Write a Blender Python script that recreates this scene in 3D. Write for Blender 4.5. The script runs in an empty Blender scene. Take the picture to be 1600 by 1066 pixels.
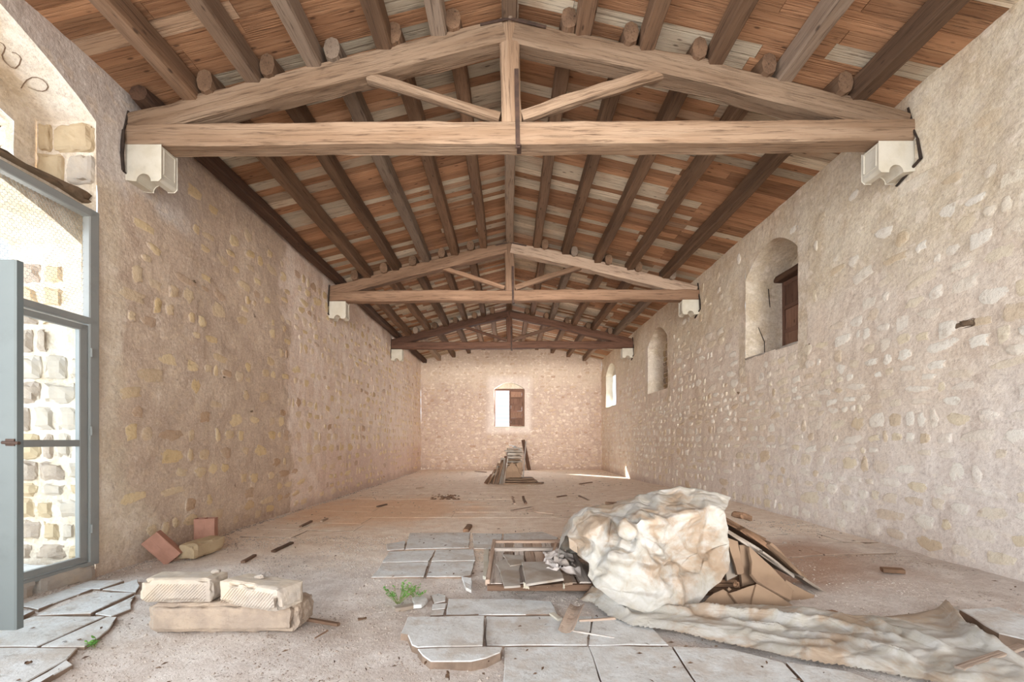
import bpy, bmesh, math, random
from mathutils import Vector, Matrix, noise
from mathutils.geometry import delaunay_2d_cdt
R = random.Random(7)
SC = bpy.context.scene
COL = SC.collection
# ---------------------------------------------------------------- camera, sky, sun, area lights, exposure
F, CX, CY, EYE = 711.0, 795.0, 688.0, 1.45          # focal length and horizon point on a 1600x1066 frame, eye height
cam = bpy.data.cameras.new('camera'); cam_o = bpy.data.objects.new('camera', cam); COL.objects.link(cam_o)
cam_o.location = (0, 0, EYE); cam_o.rotation_euler = (math.pi/2, 0, 0)
cam.sensor_width = 36; cam.lens = F/1600*36; cam.shift_x = 5/1600; cam.shift_y = 155/1600; cam.clip_start = .05
SC.camera = cam_o
W = bpy.data.worlds.new('world'); SC.world = W; W.use_nodes = True
W.node_tree.nodes['Background'].inputs[0].default_value = (.80, .90, 1.0, 1)
W.node_tree.nodes['Background'].inputs[1].default_value = 1.0
def lamp(name, kind, loc, aim, energy, color=(1, 1, 1), **kw):
    l = bpy.data.lights.new(name, kind); l.energy = energy; l.color = color
    for k, v in kw.items(): setattr(l, k, v)
    o = bpy.data.objects.new(name, l); COL.objects.link(o); o.location = loc
    o.rotation_euler = Vector(aim).to_track_quat('-Z', 'Y').to_euler(); return o
lamp('sun', 'SUN', (-10, 30, 12), (4, -4.3, -3.0), 9.0, (1, .93, .82), angle=.012)
lamp('added_fill_wide', 'AREA', (.1, -3.2, 2.6), (0, 1, .03), 230, (.96, .98, 1), shape='RECTANGLE', size=8.4, size_y=4.6, spread=math.radians(165))  # added fill lamp behind the camera, standing for an assumed open end
lamp('added_fill_far', 'AREA', (.1, -3.25, 2.6), (0, 1, .03), 170, (1, .96, .9), shape='RECTANGLE', size=6, size_y=3.6, spread=math.radians(38))  # added narrow-beam fill that brightens the far end of the room
lamp('doorway_daylight', 'AREA', (-7.6, 2.3, 2.6), (1, .05, -.12), 300, (.78, .89, 1), shape='RECTANGLE', size=4.0, size_y=3.6)
lamp('back_window_daylight', 'AREA', (-.35, 22.75, 3.1), (0, -1, -.25), 90, (.85, .92, 1), shape='RECTANGLE', size=.7, size_y=1.7)
lamp('side_window_daylight', 'AREA', (5.25, 20.3, 3.7), (-1, -.6, -.6), 40, (1, .96, .88), shape='RECTANGLE', size=1.7, size_y=1.3)
SC.view_settings.view_transform = 'Standard'; SC.view_settings.look = 'None'; SC.view_settings.gamma = 1
SC.view_settings.use_curve_mapping = False; SC.view_settings.exposure = .6
SC.cycles.max_bounces = 10; SC.cycles.diffuse_bounces = 6; SC.cycles.use_denoising = True
SC.cycles.sample_clamp_indirect = 8

# ---------------------------------------------------------------- helpers
XL, XR, YB, Y0 = -4.3, 4.55, 22.3, -3.0
TR = (5.1, 10.86, 16.6)
def ss(a, b, x):
    t = min(1, max(0, (x-a)/(b-a))); return t*t*(3-2*t)
def nz(x, y, z, s=1.0, o=0.0): return noise.noise(Vector((x*s+o, y*s+o*1.7, z*s-o)))
def gz(X, Y):                                        # the floor rises towards the right wall in front
    return .21*ss(.9, 4.0, X)*(1-ss(9, 18, Y)) + .04*ss(-2.5, -4.2, X)*(1-ss(7, 14, Y))
def PD(x, y, D): return Vector(((x-CX)*D/F, D, EYE-(y-CY)*D/F))
def PG(x, y, up=0.0):                                # a point of the floor
    h = up
    for _ in range(12):
        D = (EYE-h)*F/(y-CY); X = (x-CX)*D/F; h = h*.4+(gz(X, D)+up)*.6
    return Vector((X, D, h))
def roof(X): return 6.43-(.25 if X < 0 else .232)*abs(X)
def rafter(X): return 6.2-(.255 if X < 0 else .235)*abs(X)
def tag(o, label=None, cat=None, group=None, kind=None):
    if label: o['label'] = label
    if cat: o['category'] = cat
    if group: o['group'] = group
    if kind: o['kind'] = kind
    return o
def empty(name, loc, label=None, cat=None, group=None, kind=None):
    o = bpy.data.objects.new(name, None); COL.objects.link(o); o.location = loc; o.empty_display_size = .1
    return tag(o, label, cat, group, kind)
def link(name, me, mat=None, parent=None, M=None, smooth=False):
    if mat and not me.materials: me.materials.append(mat)
    if smooth: me.shade_smooth()
    o = bpy.data.objects.new(name, me); COL.objects.link(o)
    if M is not None: o.matrix_world = M
    if parent:
        o.parent = parent
        o.matrix_parent_inverse = PINV(parent)
    return o
def PINV(p):
    m = Matrix.LocRotScale(p.location, p.rotation_euler, p.scale) if p.parent is None else p.matrix_basis.copy()
    if p.parent is not None: m = MW(p)
    return m.inverted()
def MW(o):
    m = o.matrix_basis
    return m if o.parent is None else MW(o.parent) @ o.matrix_parent_inverse @ m
def mesh(name, v, f):
    me = bpy.data.meshes.new(name); me.from_pydata([tuple(p) for p in v], [], f); me.update(); return me
def bm_mesh(name, bm):
    bmesh.ops.recalc_face_normals(bm, faces=bm.faces)
    me = bpy.data.meshes.new(name); bm.to_mesh(me); bm.free(); return me

# a hewn or sawn bar along local X
def bar_data(L, w, h, seg=None, warp=.006, rough=.004, k=4, n=12, k0=None, seed=None, taper=1.0, bow=0.0):
    seed = R.random()*100 if seed is None else seed
    seg = seg or max(2, int(L/.25)); V = []; Fc = []
    for i in range(seg+1):
        t = i/seg; x = t*L; kk = k
        if k0 is not None and x < .35: kk = k0+(k-k0)*ss(.1, .35, x)
        oy = warp*nz(x, seed, 0, .6)*2; oz = warp*nz(x, 0, seed, .6)*2+bow*math.sin(t*math.pi)
        sc = 1+(taper-1)*t
        for j in range(n):
            a = math.radians((0, 39, 51)[j % 3]+90*(j//3)) if n == 12 else 2*math.pi*(j+.5)/n
            c, s = math.cos(a), math.sin(a)
            r = (abs(c)**kk+abs(s)**kk)**(-1/kk)
            y, z = c*r*w/2*sc, s*r*h/2*sc
            d = 1+rough*nz(x*3, y*20+seed, z*20, 1.0)/max(.02, min(w, h)/2)
            V.append((x, y*d+oy, z*d+oz))
    for i in range(seg):
        for j in range(n):
            a, b = i*n+j, i*n+(j+1) % n; Fc.append((a, b, b+n, a+n))
    Fc.append(tuple(range(n-1, -1, -1))); Fc.append(tuple(seg*n+j for j in range(n)))
    return V, Fc
def frame(p0, p1, up=(0, 0, 1)):
    p0 = Vector(p0); x = (Vector(p1)-p0).normalized(); u = Vector(up)
    y = u.cross(x)
    if y.length < 1e-4: y = Vector((0, 1, 0)).cross(x)
    y.normalize(); z = x.cross(y)
    return Matrix.Translation(p0) @ Matrix((x, y, z)).transposed().to_4x4()
def bar(name, p0, p1, w, h, mat, parent=None, up=(0, 0, 1), smooth=False, **kw):
    L = (Vector(p1)-Vector(p0)).length
    V, Fc = bar_data(L, w, h, **kw)
    return link(name, mesh(name, V, Fc), mat, parent, frame(p0, p1, up), smooth)
def prism(name, top, down, mat, parent=None, seg=.09, jit=.006, bevel=.006, seed=0, side=None):
    """A slab: outline points (world), thickness vector, broken edge, soft arris."""
    pts = []
    n = len(top)
    for i in range(n):
        a, b = Vector(top[i]), Vector(top[(i+1) % n]); L = (b-a).length; m = max(1, min(7, int(L/seg)))
        for q in range(m):
            p = a.lerp(b, q/m); d = (b-a).normalized().cross(Vector(down).normalized())
            pts.append(p+d*jit*2*nz(p.x*9+seed, p.y*9, p.z*9))
    c = sum(pts, Vector())/len(pts); dn = Vector(down)
    dl = dn.length; dv = dn/dl; m = len(pts)
    r0 = [p+(c-p).normalized()*bevel for p in pts]; r1 = [p+dv*bevel for p in pts]
    r2 = [p+dn+(p-c)*.01 for p in pts]
    V = [p-c for p in r0+r1+r2]; Fc = [tuple(range(m))]
    for k in (0, m):
        for i in range(m):
            j = (i+1) % m; Fc.append((k+i, k+m+i, k+m+j, k+j))
    Fc.append(tuple(range(3*m-1, 2*m-1, -1)))
    me = mesh(name, V, Fc)
    bm = bmesh.new(); bm.from_mesh(me); bmesh.ops.recalc_face_normals(bm, faces=bm.faces); bm.to_mesh(me); bm.free()
    if side:
        me.materials.append(mat); me.materials.append(side)
        for p_ in me.polygons:
            if abs(p_.normal.z) < .5: p_.material_index = 1
    return link(name, me, mat, parent, Matrix.Translation(c))
def block(name, dims, M, mat, parent=None, rough=.008, cuts=9, chip=.02, seed=None, rnd=.012):
    """A squared stone with worn, chipped edges; local origin in the middle of its base."""
    seed = R.random()*50 if seed is None else seed
    bm = bmesh.new(); bmesh.ops.create_cube(bm, size=1)
    bmesh.ops.subdivide_edges(bm, edges=bm.edges[:], cuts=cuts, use_grid_fill=True)
    dx, dy, dz = dims
    for v in bm.verts:
        p = Vector((v.co.x*dx, v.co.y*dy, v.co.z*dz)); e = [d/2-abs(c) for d, c in zip(dims, p)]
        near = sorted(e)[1]                          # distance to the nearest arris
        c = max(0, 1-near/.04)
        pull = rnd*c+chip*c*max(0, nz(p.x, p.y, p.z, 7, seed)-.05)*3
        p -= Vector([math.copysign(min(1, max(0, 1-q/.05)), s)*pull for q, s in zip(e, p)])
        p += p.normalized()*rough*(nz(p.x, p.y, p.z, 14, seed)+.5*nz(p.x, p.y, p.z, 35, seed))
        p.z += dz/2; v.co = p
    return link(name, bm_mesh(name, bm), mat, parent, M)
def TRS(loc, rz=0, rx=0, ry=0):
    return Matrix.Translation(Vector(loc)) @ Matrix.Rotation(rz, 4, 'Z') @ Matrix.Rotation(ry, 4, 'Y') @ Matrix.Rotation(rx, 4, 'X')
def joined(name, items, mat, parent=None, M=None):
    V = []; Fc = []
    for v, f in items:
        b = len(V); V += v; Fc += [tuple(i+b for i in q) for q in f]
    return link(name, mesh(name, V, Fc), mat, parent, M)
def pebble(p, r, flat=.6, rnd=R):
    a0 = rnd.random()*6; V = []
    for k in range(5):
        a = a0+k*1.2566; q = r*rnd.uniform(.7, 1.15); V.append((p[0]+math.cos(a)*q, p[1]+math.sin(a)*q, p[2]))
    V.append((p[0], p[1], p[2]+r*flat*rnd.uniform(.6, 1.2)))
    return V, [(i, (i+1) % 5, 5) for i in range(5)]

# ---------------------------------------------------------------- materials
def srgb(r, g, b):
    f = lambda c: (c/255/12.92) if c/255 <= .04045 else ((c/255+.055)/1.055)**2.4
    return (f(r), f(g), f(b), 1)
class NT:
    def __init__(s, name):
        s.m = bpy.data.materials.new(name); s.m.use_nodes = True; s.t = s.m.node_tree; s.b = s.t.nodes['Principled BSDF']
        s.b.inputs['Specular IOR Level'].default_value = .25; s.b.inputs['Roughness'].default_value = .85
    def n(s, kind, **kw):
        o = s.t.nodes.new('ShaderNode'+kind)
        for k, v in kw.items():
            if hasattr(o, k): setattr(o, k, v)
        return o
    def put(s, sock, v):
        if isinstance(v, bpy.types.NodeSocket): s.t.links.new(v, sock)
        elif v is not None: sock.default_value = v
    def math(s, op, a, b=None, c=None, clamp=False):
        o = s.n('Math', operation=op); o.use_clamp = clamp
        for i, v in enumerate((a, b, c)): s.put(o.inputs[i], v)
        return o.outputs[0]
    def mix(s, f, a, b, blend='MIX'):
        o = s.n('Mix'); o.data_type = 'RGBA'; o.blend_type = blend
        s.put(o.inputs[0], f); s.put(o.inputs[6], a); s.put(o.inputs[7], b); return o.outputs[2]
    def hsv(s, c, sat, val):
        o = s.n('HueSaturation'); s.put(o.inputs['Color'], c); o.inputs['Saturation'].default_value = sat; o.inputs['Value'].default_value = val; return o.outputs[0]
    def step(s, v, lo, hi, a=0.0, b=1.0, smooth=True):
        o = s.n('MapRange'); o.interpolation_type = 'SMOOTHSTEP' if smooth else 'LINEAR'
        s.put(o.inputs[0], v); o.inputs[1].default_value = lo; o.inputs[2].default_value = hi
        o.inputs[3].default_value = a; o.inputs[4].default_value = b; return o.outputs[0]
    def pos(s): return s.n('NewGeometry').outputs['Position']
    def xyz(s, v):
        o = s.n('SeparateXYZ'); s.put(o.inputs[0], v); return o.outputs
    def scale(s, v, sc, off=(0, 0, 0)):
        o = s.n('Mapping'); s.put(o.inputs[0], v); o.inputs[3].default_value = sc; o.inputs[1].default_value = off; return o.outputs[0]
    def noise(s, v, sc, detail=4, rough=.6, dist=0.0):
        o = s.n('TexNoise'); s.put(o.inputs['Vector'], v); o.inputs['Scale'].default_value = sc
        o.inputs['Detail'].default_value = detail; o.inputs['Roughness'].default_value = rough; o.inputs['Distortion'].default_value = dist
        return o.outputs[0]
    def rnd(s):
        a = s.n('ObjectInfo').outputs['Random']; b = s.n('NewGeometry').outputs['Random Per Island']
        return s.math('FRACT', s.math('ADD', s.math('MULTIPLY', a, 3.7), b))
    def bump(s, h, strength=.5, dist=.01, nrm=None):
        o = s.n('Bump'); o.inputs['Strength'].default_value = strength; o.inputs['Distance'].default_value = dist
        s.put(o.inputs['Height'], h)
        if nrm: s.put(o.inputs['Normal'], nrm)
        return o.outputs[0]
    def done(s, color=None, normal=None, rough=None, **kw):
        s.put(s.b.inputs['Base Color'], color)
        if normal: s.put(s.b.inputs['Normal'], normal)
        s.put(s.b.inputs['Roughness'], rough)
        for k, v in kw.items(): s.put(s.b.inputs[k], v)
        return s.m

def wood(name, base, alt, pale, dark, pale_amt=.3, grain=1.0, bump=.5, knots=True):
    t = NT(name); oc = t.n('TexCoord').outputs['Object']; r = t.rnd()
    off = t.n('CombineXYZ'); t.put(off.inputs[0], t.math('MULTIPLY', r, 37.0)); t.put(off.inputs[1], t.math('MULTIPLY', r, 11.0)); t.put(off.inputs[2], t.math('MULTIPLY', r, 23.0))
    va = t.n('VectorMath', operation='ADD'); t.put(va.inputs[0], oc); t.put(va.inputs[1], off.outputs[0]); v = va.outputs[0]
    g1 = t.noise(t.scale(v, (1.2, 22*grain, 22*grain)), 2.0, 6, .65, .4)
    g2 = t.noise(t.scale(v, (.5, 5, 5)), 1.2, 3, .5)
    blot = t.noise(v, 1.1, 4, .6)
    c = t.mix(t.step(g2, .3, .7), base, alt)
    r2 = t.math('FRACT', t.math('MULTIPLY', r, 7.31))
    c = t.mix(t.math('MULTIPLY', t.step(r2, 1-pale_amt-.1, 1-pale_amt+.05), t.step(blot, .25, .5, .55, 1)), c, pale)
    c = t.mix(t.step(g1, .5, .72, 0, .75), c, dark)
    c = t.mix(t.step(g1, .25, .42, .3, 0), c, pale)
    val = t.n('HueSaturation'); t.put(val.inputs['Color'], c); t.put(val.inputs['Value'], t.step(t.math('FRACT', t.math('MULTIPLY', r, 3.17)), 0, 1, .68, 1.22, False)); c = val.outputs[0]
    if knots:
        vo = t.n('TexVoronoi'); t.put(vo.inputs['Vector'], t.scale(v, (2.2, 6, 6))); vo.inputs['Scale'].default_value = 1.3
        c = t.mix(t.step(vo.outputs['Distance'], .05, .14, .75, 0), c, dark)
    st = t.noise(t.scale(v, (.6, 2, 2)), 1.5, 4, .7)
    c = t.mix(t.step(st, .62, .78, 0, .6), c, dark)
    cr = t.noise(t.scale(v, (.7, 30, 30)), 1.0, 3, .7)
    nrm = t.bump(t.step(cr, .35, .5), bump, .006, t.bump(g1, bump*.8, .004))
    return t.done(c, nrm, .8)
M_BOARD = wood('roof_board_wood', srgb(184, 140, 106), srgb(156, 114, 84), srgb(208, 194, 172), srgb(74, 52, 40), .38, 1.0, .8)
M_PURLIN = wood('purlin_wood', srgb(132, 104, 82), srgb(108, 84, 66), srgb(150, 132, 116), srgb(60, 45, 36), .2)
M_PLATE = wood('dark_wall_plate_wood', srgb(104, 78, 62), srgb(84, 62, 50), srgb(120, 98, 84), srgb(46, 34, 28), .1)
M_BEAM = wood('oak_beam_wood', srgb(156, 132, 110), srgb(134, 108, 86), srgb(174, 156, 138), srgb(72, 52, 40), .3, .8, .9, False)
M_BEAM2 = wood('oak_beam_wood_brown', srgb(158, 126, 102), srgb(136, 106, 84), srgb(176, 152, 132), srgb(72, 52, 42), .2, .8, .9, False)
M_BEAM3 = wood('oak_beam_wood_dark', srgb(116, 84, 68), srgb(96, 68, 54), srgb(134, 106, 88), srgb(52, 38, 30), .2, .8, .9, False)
M_OLD = wood('weathered_grey_wood', srgb(186, 166, 150), srgb(164, 138, 120), srgb(206, 196, 188), srgb(92, 72, 60), .4)
M_SHUT = wood('brown_shutter_wood', srgb(142, 108, 92), srgb(122, 92, 78), srgb(160, 124, 104), srgb(66, 44, 36), .2)
M_SCRAP = wood('scrap_wood', srgb(128, 102, 84), srgb(108, 84, 68), srgb(160, 138, 120), srgb(60, 44, 36), .3)

def plaster_color(t, which):
    p = t.pos(); x, y, z = t.xyz(p)
    big = t.noise(p, .55, 4, .6); mid = t.noise(p, 2.6, 5, .65); fine = t.noise(p, 16, 5, .7)
    jag = t.math('MULTIPLY', t.math('SUBTRACT', t.noise(p, 1.6, 6, .65), .5), 2.0)
    if which == 'left':
        c = t.mix(t.step(mid, .35, .65), srgb(186, 160, 136), srgb(202, 178, 152))
        c = t.mix(t.step(big, .45, .65, 0, .5), c, srgb(204, 176, 148))
        edge = t.math('ADD', y, t.math('MULTIPLY', z, .10)); edge = t.math('ADD', edge, jag)
        c = t.mix(t.step(edge, 9.0, 9.25), c, t.mix(t.step(mid, .35, .65), srgb(230, 212, 196), srgb(218, 192, 172)))
        far = t.step(t.math('ADD', t.math('MULTIPLY', z, 1.0), t.math('MULTIPLY', jag, .6)), 1.6, .9)
        c = t.mix(t.math('MULTIPLY', t.math('MULTIPLY', far, t.step(y, 9.5, 12)), .6), c, srgb(204, 168, 152))
        low = t.step(z, 1.2, .2, 0, .6)
        q = t.math('SUBTRACT', t.math('ADD', y, t.math('MULTIPLY', jag, .45)), low)
        c = t.mix(t.step(q, 5.15, 4.98), c, t.mix(t.step(mid, .3, .6), srgb(222, 206, 184), srgb(204, 184, 156)))
        top = t.math('ADD', z, t.math('MULTIPLY', jag, .5))
        c = t.mix(t.math('MULTIPLY', t.step(top, 4.1, 4.35), t.step(y, 6.6, 5.6)), c, srgb(200, 188, 178))
    elif which == 'right':
        c = t.mix(t.step(mid, .35, .65), srgb(212, 194, 174), srgb(224, 210, 192))
        c = t.mix(t.step(big, .42, .62, 0, .5), c, srgb(212, 188, 160))
        top = t.math('ADD', t.math('SUBTRACT', z, t.math('MULTIPLY', y, .035)), t.math('MULTIPLY', jag, .8))
        c = t.mix(t.step(top, 2.9, 3.7), c, t.mix(t.step(mid, .35, .7), srgb(216, 202, 176), srgb(204, 184, 150)))
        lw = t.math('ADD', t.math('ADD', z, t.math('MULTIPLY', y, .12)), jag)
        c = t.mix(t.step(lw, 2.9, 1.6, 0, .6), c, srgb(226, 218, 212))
    elif which == 'back':
        c = t.mix(t.step(mid, .35, .65), srgb(178, 150, 132), srgb(194, 168, 148))
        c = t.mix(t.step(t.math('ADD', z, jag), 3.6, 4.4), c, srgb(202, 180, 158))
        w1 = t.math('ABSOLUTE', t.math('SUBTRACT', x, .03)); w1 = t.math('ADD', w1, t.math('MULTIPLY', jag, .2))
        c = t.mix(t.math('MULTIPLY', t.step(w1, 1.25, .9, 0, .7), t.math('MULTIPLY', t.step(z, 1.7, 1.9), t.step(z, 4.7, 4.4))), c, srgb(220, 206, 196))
    else:                                            # reveals: pale lime render
        c = t.mix(t.step(mid, .35, .65), srgb(214, 200, 178), srgb(198, 178, 146))
        c = t.mix(t.step(big, .5, .65, 0, .6), c, srgb(224, 214, 200))
    c = t.mix(t.step(fine, .4, .7, 0, .22), c, srgb(140, 112, 96))
    spots = t.noise(p, 3.3, 3, .8)
    c = t.mix(t.step(spots, .71, .76, 0, .75), c, srgb(110, 82, 62))
    dirt = t.step(t.math('ADD', z, t.math('MULTIPLY', jag, .25)), .32, .02, 0, .45)
    c = t.mix(dirt, c, srgb(150, 118, 98))
    streak = t.noise(t.scale(p, (1.5, 1.5, .22)), 1.6, 5, .65)
    c = t.mix(t.step(streak, .5, .72, 0, .3), c, srgb(168, 138, 116))
    vo = t.n('TexVoronoi'); wv = t.n('VectorMath', operation='ADD'); t.put(wv.inputs[0], p); dn = t.n('TexNoise'); t.put(dn.inputs['Vector'], p); dn.inputs['Scale'].default_value = 4
    t.put(wv.inputs[1], t.scale(dn.outputs['Color'], (.35, .35, .35))); t.put(vo.inputs['Vector'], t.scale(wv.outputs[0], (3.2, 3.2, 5.2))); vo.inputs['Scale'].default_value = 1.6
    vr = t.xyz(vo.outputs['Color'])[0]
    blob = t.math('MULTIPLY', t.step(vo.outputs['Distance'], .50, .25), t.step(vr, .45, .7, 0, .5 if which != 'left' else .28))
    c = t.mix(blob, c, srgb(232, 218, 200) if which != 'left' else srgb(214, 188, 152))
    rag = t.noise(p, 6, 8, .8)
    c = t.mix(t.step(rag, .56, .72, 0, .5), c, srgb(150, 122, 104)); c = t.mix(t.step(rag, .44, .30, 0, .45), c, srgb(238, 226, 212))
    gr = t.noise(p, 30, 6, .85); c = t.mix(t.step(gr, .52, .66, 0, .38), c, srgb(128, 102, 86)); c = t.mix(t.step(gr, .48, .36, 0, .3), c, srgb(244, 236, 226))
    return t.hsv(c, .82, 1.19), p, mid, fine
def wall_mat(which):
    t = NT('plaster_'+which); c, p, mid, fine = plaster_color(t, which)
    gn = t.noise(p, 7, 6, .7)
    nrm = t.bump(gn, .7, .03, t.bump(fine, .6, .012))
    return t.done(c, nrm, .95)
def stone_mat(which, a, b, cc):
    t = NT('rubble_stone_'+which); c, p, mid, fine = plaster_color(t, which); r = t.rnd()
    sc = t.mix(t.step(r, .2, .5), a, b); sc = t.mix(t.step(r, .84, .9), sc, cc)
    tn = t.noise(p, 9, 5, .75)
    sc = t.mix(t.step(tn, .5, .72, 0, .45), sc, srgb(150, 116, 78)); sc = t.mix(t.step(tn, .42, .25, 0, .5), sc, srgb(236, 226, 208))
    at = t.n('Attribute'); at.attribute_name = 'rim'
    smear = t.math('MULTIPLY', t.math('SUBTRACT', t.noise(p, 9, 7, .8), .53), 3.2)
    k = t.step(t.math('ADD', at.outputs['Fac'], smear), .30, .44)
    r3 = t.math('FRACT', t.math('MULTIPLY', r, 5.7))
    k = t.math('MULTIPLY', k, t.step(r3, 0, .8, .35, 1, False))
    return t.done(t.mix(k, c, sc), t.bump(tn, .9, .02, t.bump(fine, .6, .01)), .95)
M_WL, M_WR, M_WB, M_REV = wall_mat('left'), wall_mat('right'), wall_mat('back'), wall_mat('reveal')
M_SL = stone_mat('left', srgb(222, 196, 152), srgb(232, 210, 170), srgb(192, 160, 130))
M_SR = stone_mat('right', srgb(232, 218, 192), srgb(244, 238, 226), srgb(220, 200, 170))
M_SB = stone_mat('back', srgb(206, 182, 158), srgb(216, 198, 178), srgb(186, 156, 134))

def ground_mat(name, dusty):
    t = NT(name); p = t.pos(); x, y, z = t.xyz(p)
    big = t.noise(p, .8, 4, .6); mid = t.noise(p, 4, 6, .7); fine = t.noise(p, 40, 5, .75); grit = t.noise(p, 110, 3, .8)
    jag = t.math('MULTIPLY', t.math('SUBTRACT', t.noise(p, 1.2, 5, .6), .5), 3.0)
    grey = t.mix(t.step(mid, .35, .65), srgb(206, 196, 188), srgb(186, 172, 162)) if dusty else t.mix(t.step(mid, .3, .7), srgb(218, 220, 220), srgb(200, 198, 194))
    warm = t.mix(t.step(mid, .35, .65), srgb(232, 218, 202), srgb(216, 196, 176))
    c = t.mix(t.step(t.math('ADD', y, jag), 4.6 if dusty else 6.5, 6.6 if dusty else 9), grey, warm)
    rust = t.n('VectorMath', operation='DISTANCE'); t.put(rust.inputs[0], p); rust.inputs[1].default_value = (-2.6, 9.6, 0)
    c = t.mix(t.step(t.math('ADD', rust.outputs['Value'], jag), 2.6, 1.0, 0, .6), c, srgb(218, 166, 112))
    rust2 = t.n('VectorMath', operation='DISTANCE'); t.put(rust2.inputs[0], p); rust2.inputs[1].default_value = (3.0, 4.9, .2)
    c = t.mix(t.step(t.math('ADD', rust2.outputs['Value'], t.math('MULTIPLY', jag, .35)), 1.25, .4, 0, .75), c, srgb(166, 124, 94))
    c = t.mix(t.step(fine, .5, .75, 0, .5 if dusty else .3), c, srgb(138, 116, 100))
    c = t.mix(t.step(fine, .45, .25, 0, .4), c, srgb(234, 230, 226))
    c = t.mix(t.step(grit, .6, .72, 0, .5 if dusty else .2), c, srgb(96, 80, 70))
    c = t.mix(t.step(t.noise(p, 7, 4, .75), .62, .74, 0, .5), c, srgb(124, 98, 80))
    if not dusty:
        dn = t.noise(p, 2.2, 8, .75); c = t.mix(t.step(dn, .46, .62, 0, .65), c, srgb(186, 172, 158)); c = t.mix(t.step(t.noise(p, 5, 7, .8), .55, .66, 0, .45), c, srgb(150, 138, 128))
    c = t.hsv(c, .88, 1.24 if dusty else 1.04)
    return t.done(c, t.bump(mid, .5, .03, t.bump(fine, .8 if dusty else .3, .01, t.bump(grit, .6 if dusty else .2, .005))), .95)
M_GROUND, M_SLAB = ground_mat('dusty_earth', True), ground_mat('worn_paving_stone', False)

def simple(name, col, col2=None, sc=12, rough=.85, bump=.4, bd=.008, **kw):
    t = NT(name); oc = t.n('TexCoord').outputs['Object']; n1 = t.noise(oc, sc, 6, .7); n2 = t.noise(oc, sc*.3, 4, .6)
    c = t.mix(t.step(n2, .35, .65), col, col2 or col); c = t.mix(t.step(n1, .5, .75, 0, .3), c, tuple([q*.55 for q in col[:3]]+[1]))
    return t.done(c, t.bump(n1, bump, bd), rough, **kw)
M_LIME = simple('pale_cut_limestone', srgb(214, 208, 194), srgb(202, 194, 176), 9)
M_STONE = simple('tooled_limestone', srgb(196, 182, 164), srgb(180, 170, 160), 10, bump=.7)
M_ROUGH = simple('rough_limestone', srgb(188, 170, 152), srgb(166, 150, 136), 16, bump=1.0, bd=.02)
M_YELLOW = simple('yellow_limestone', srgb(196, 176, 144), srgb(182, 160, 130), 10)
M_BRICK = simple('terracotta', srgb(184, 138, 120), srgb(168, 124, 106), 14)
M_LAUZE = simple('brown_stone_tile', srgb(150, 126, 104), srgb(132, 108, 88), 7, bump=.5)
M_LAUZE2 = simple('grey_stone_tile', srgb(176, 168, 160), srgb(150, 136, 122), 9, bump=.6)
M_EDGE = simple('rusty_stone_edge', srgb(142, 110, 86), srgb(108, 84, 66), 12, bump=.8)
M_SOIL = simple('brown_soil_edge', srgb(150, 130, 114), srgb(122, 104, 90), 14, bump=.8)
M_DSTONE = simple('dark_pitted_stone', srgb(128, 106, 86), srgb(104, 88, 72), 25, bump=1.0)
M_DARK = simple('dark_crack', srgb(70, 58, 50), srgb(50, 42, 38), 20)
M_FRAME = simple('grey_painted_steel', srgb(152, 154, 151), srgb(146, 148, 146), 3, rough=.45, bump=.03)
M_FRAME_DARKENED = simple('grey_painted_steel_darkened', srgb(112, 120, 121), srgb(106, 114, 115), 3, rough=.5, bump=.03)  # frame paint darkened in colour to offset the strong light on the leaf
M_IRON = simple('rusty_iron', srgb(84, 64, 54), srgb(64, 50, 44), 20, rough=.7)
M_COAL = simple('charcoal', srgb(140, 116, 96), srgb(120, 98, 80), 20)
M_WIRE = simple('galvanised_wire', srgb(168, 170, 164), None, 30, rough=.5, Metallic=.4)
M_LEAF = simple('green_leaves', srgb(120, 170, 84), srgb(90, 146, 66), 25, rough=.6)
M_STEM = simple('plant_stem', srgb(120, 130, 80), None, 20)
M_LITTER = simple('dry_leaf_litter', srgb(112, 88, 70), srgb(84, 66, 54), 20)
M_PEB = simple('pebbles', srgb(196, 184, 174), srgb(150, 134, 122), 3)
M_TREE = simple('far_foliage', srgb(110, 140, 84), srgb(84, 112, 62), 2)
def glass():
    t = NT('window_glass'); tr = t.n('BsdfTransparent'); gl = t.n('BsdfGlossy'); gl.inputs['Roughness'].default_value = .03
    tr.inputs[0].default_value = (.93, .96, .97, 1)
    fr = t.n('LayerWeight'); fr.inputs[0].default_value = .12; mx = t.n('MixShader')
    t.put(mx.inputs[0], fr.outputs['Facing']); t.put(mx.inputs[1], tr.outputs[0]); t.put(mx.inputs[2], gl.outputs[0])
    t.t.links.new(mx.outputs[0], t.t.nodes['Material Output'].inputs[0]); return t.m
M_GLASS = glass()
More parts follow.
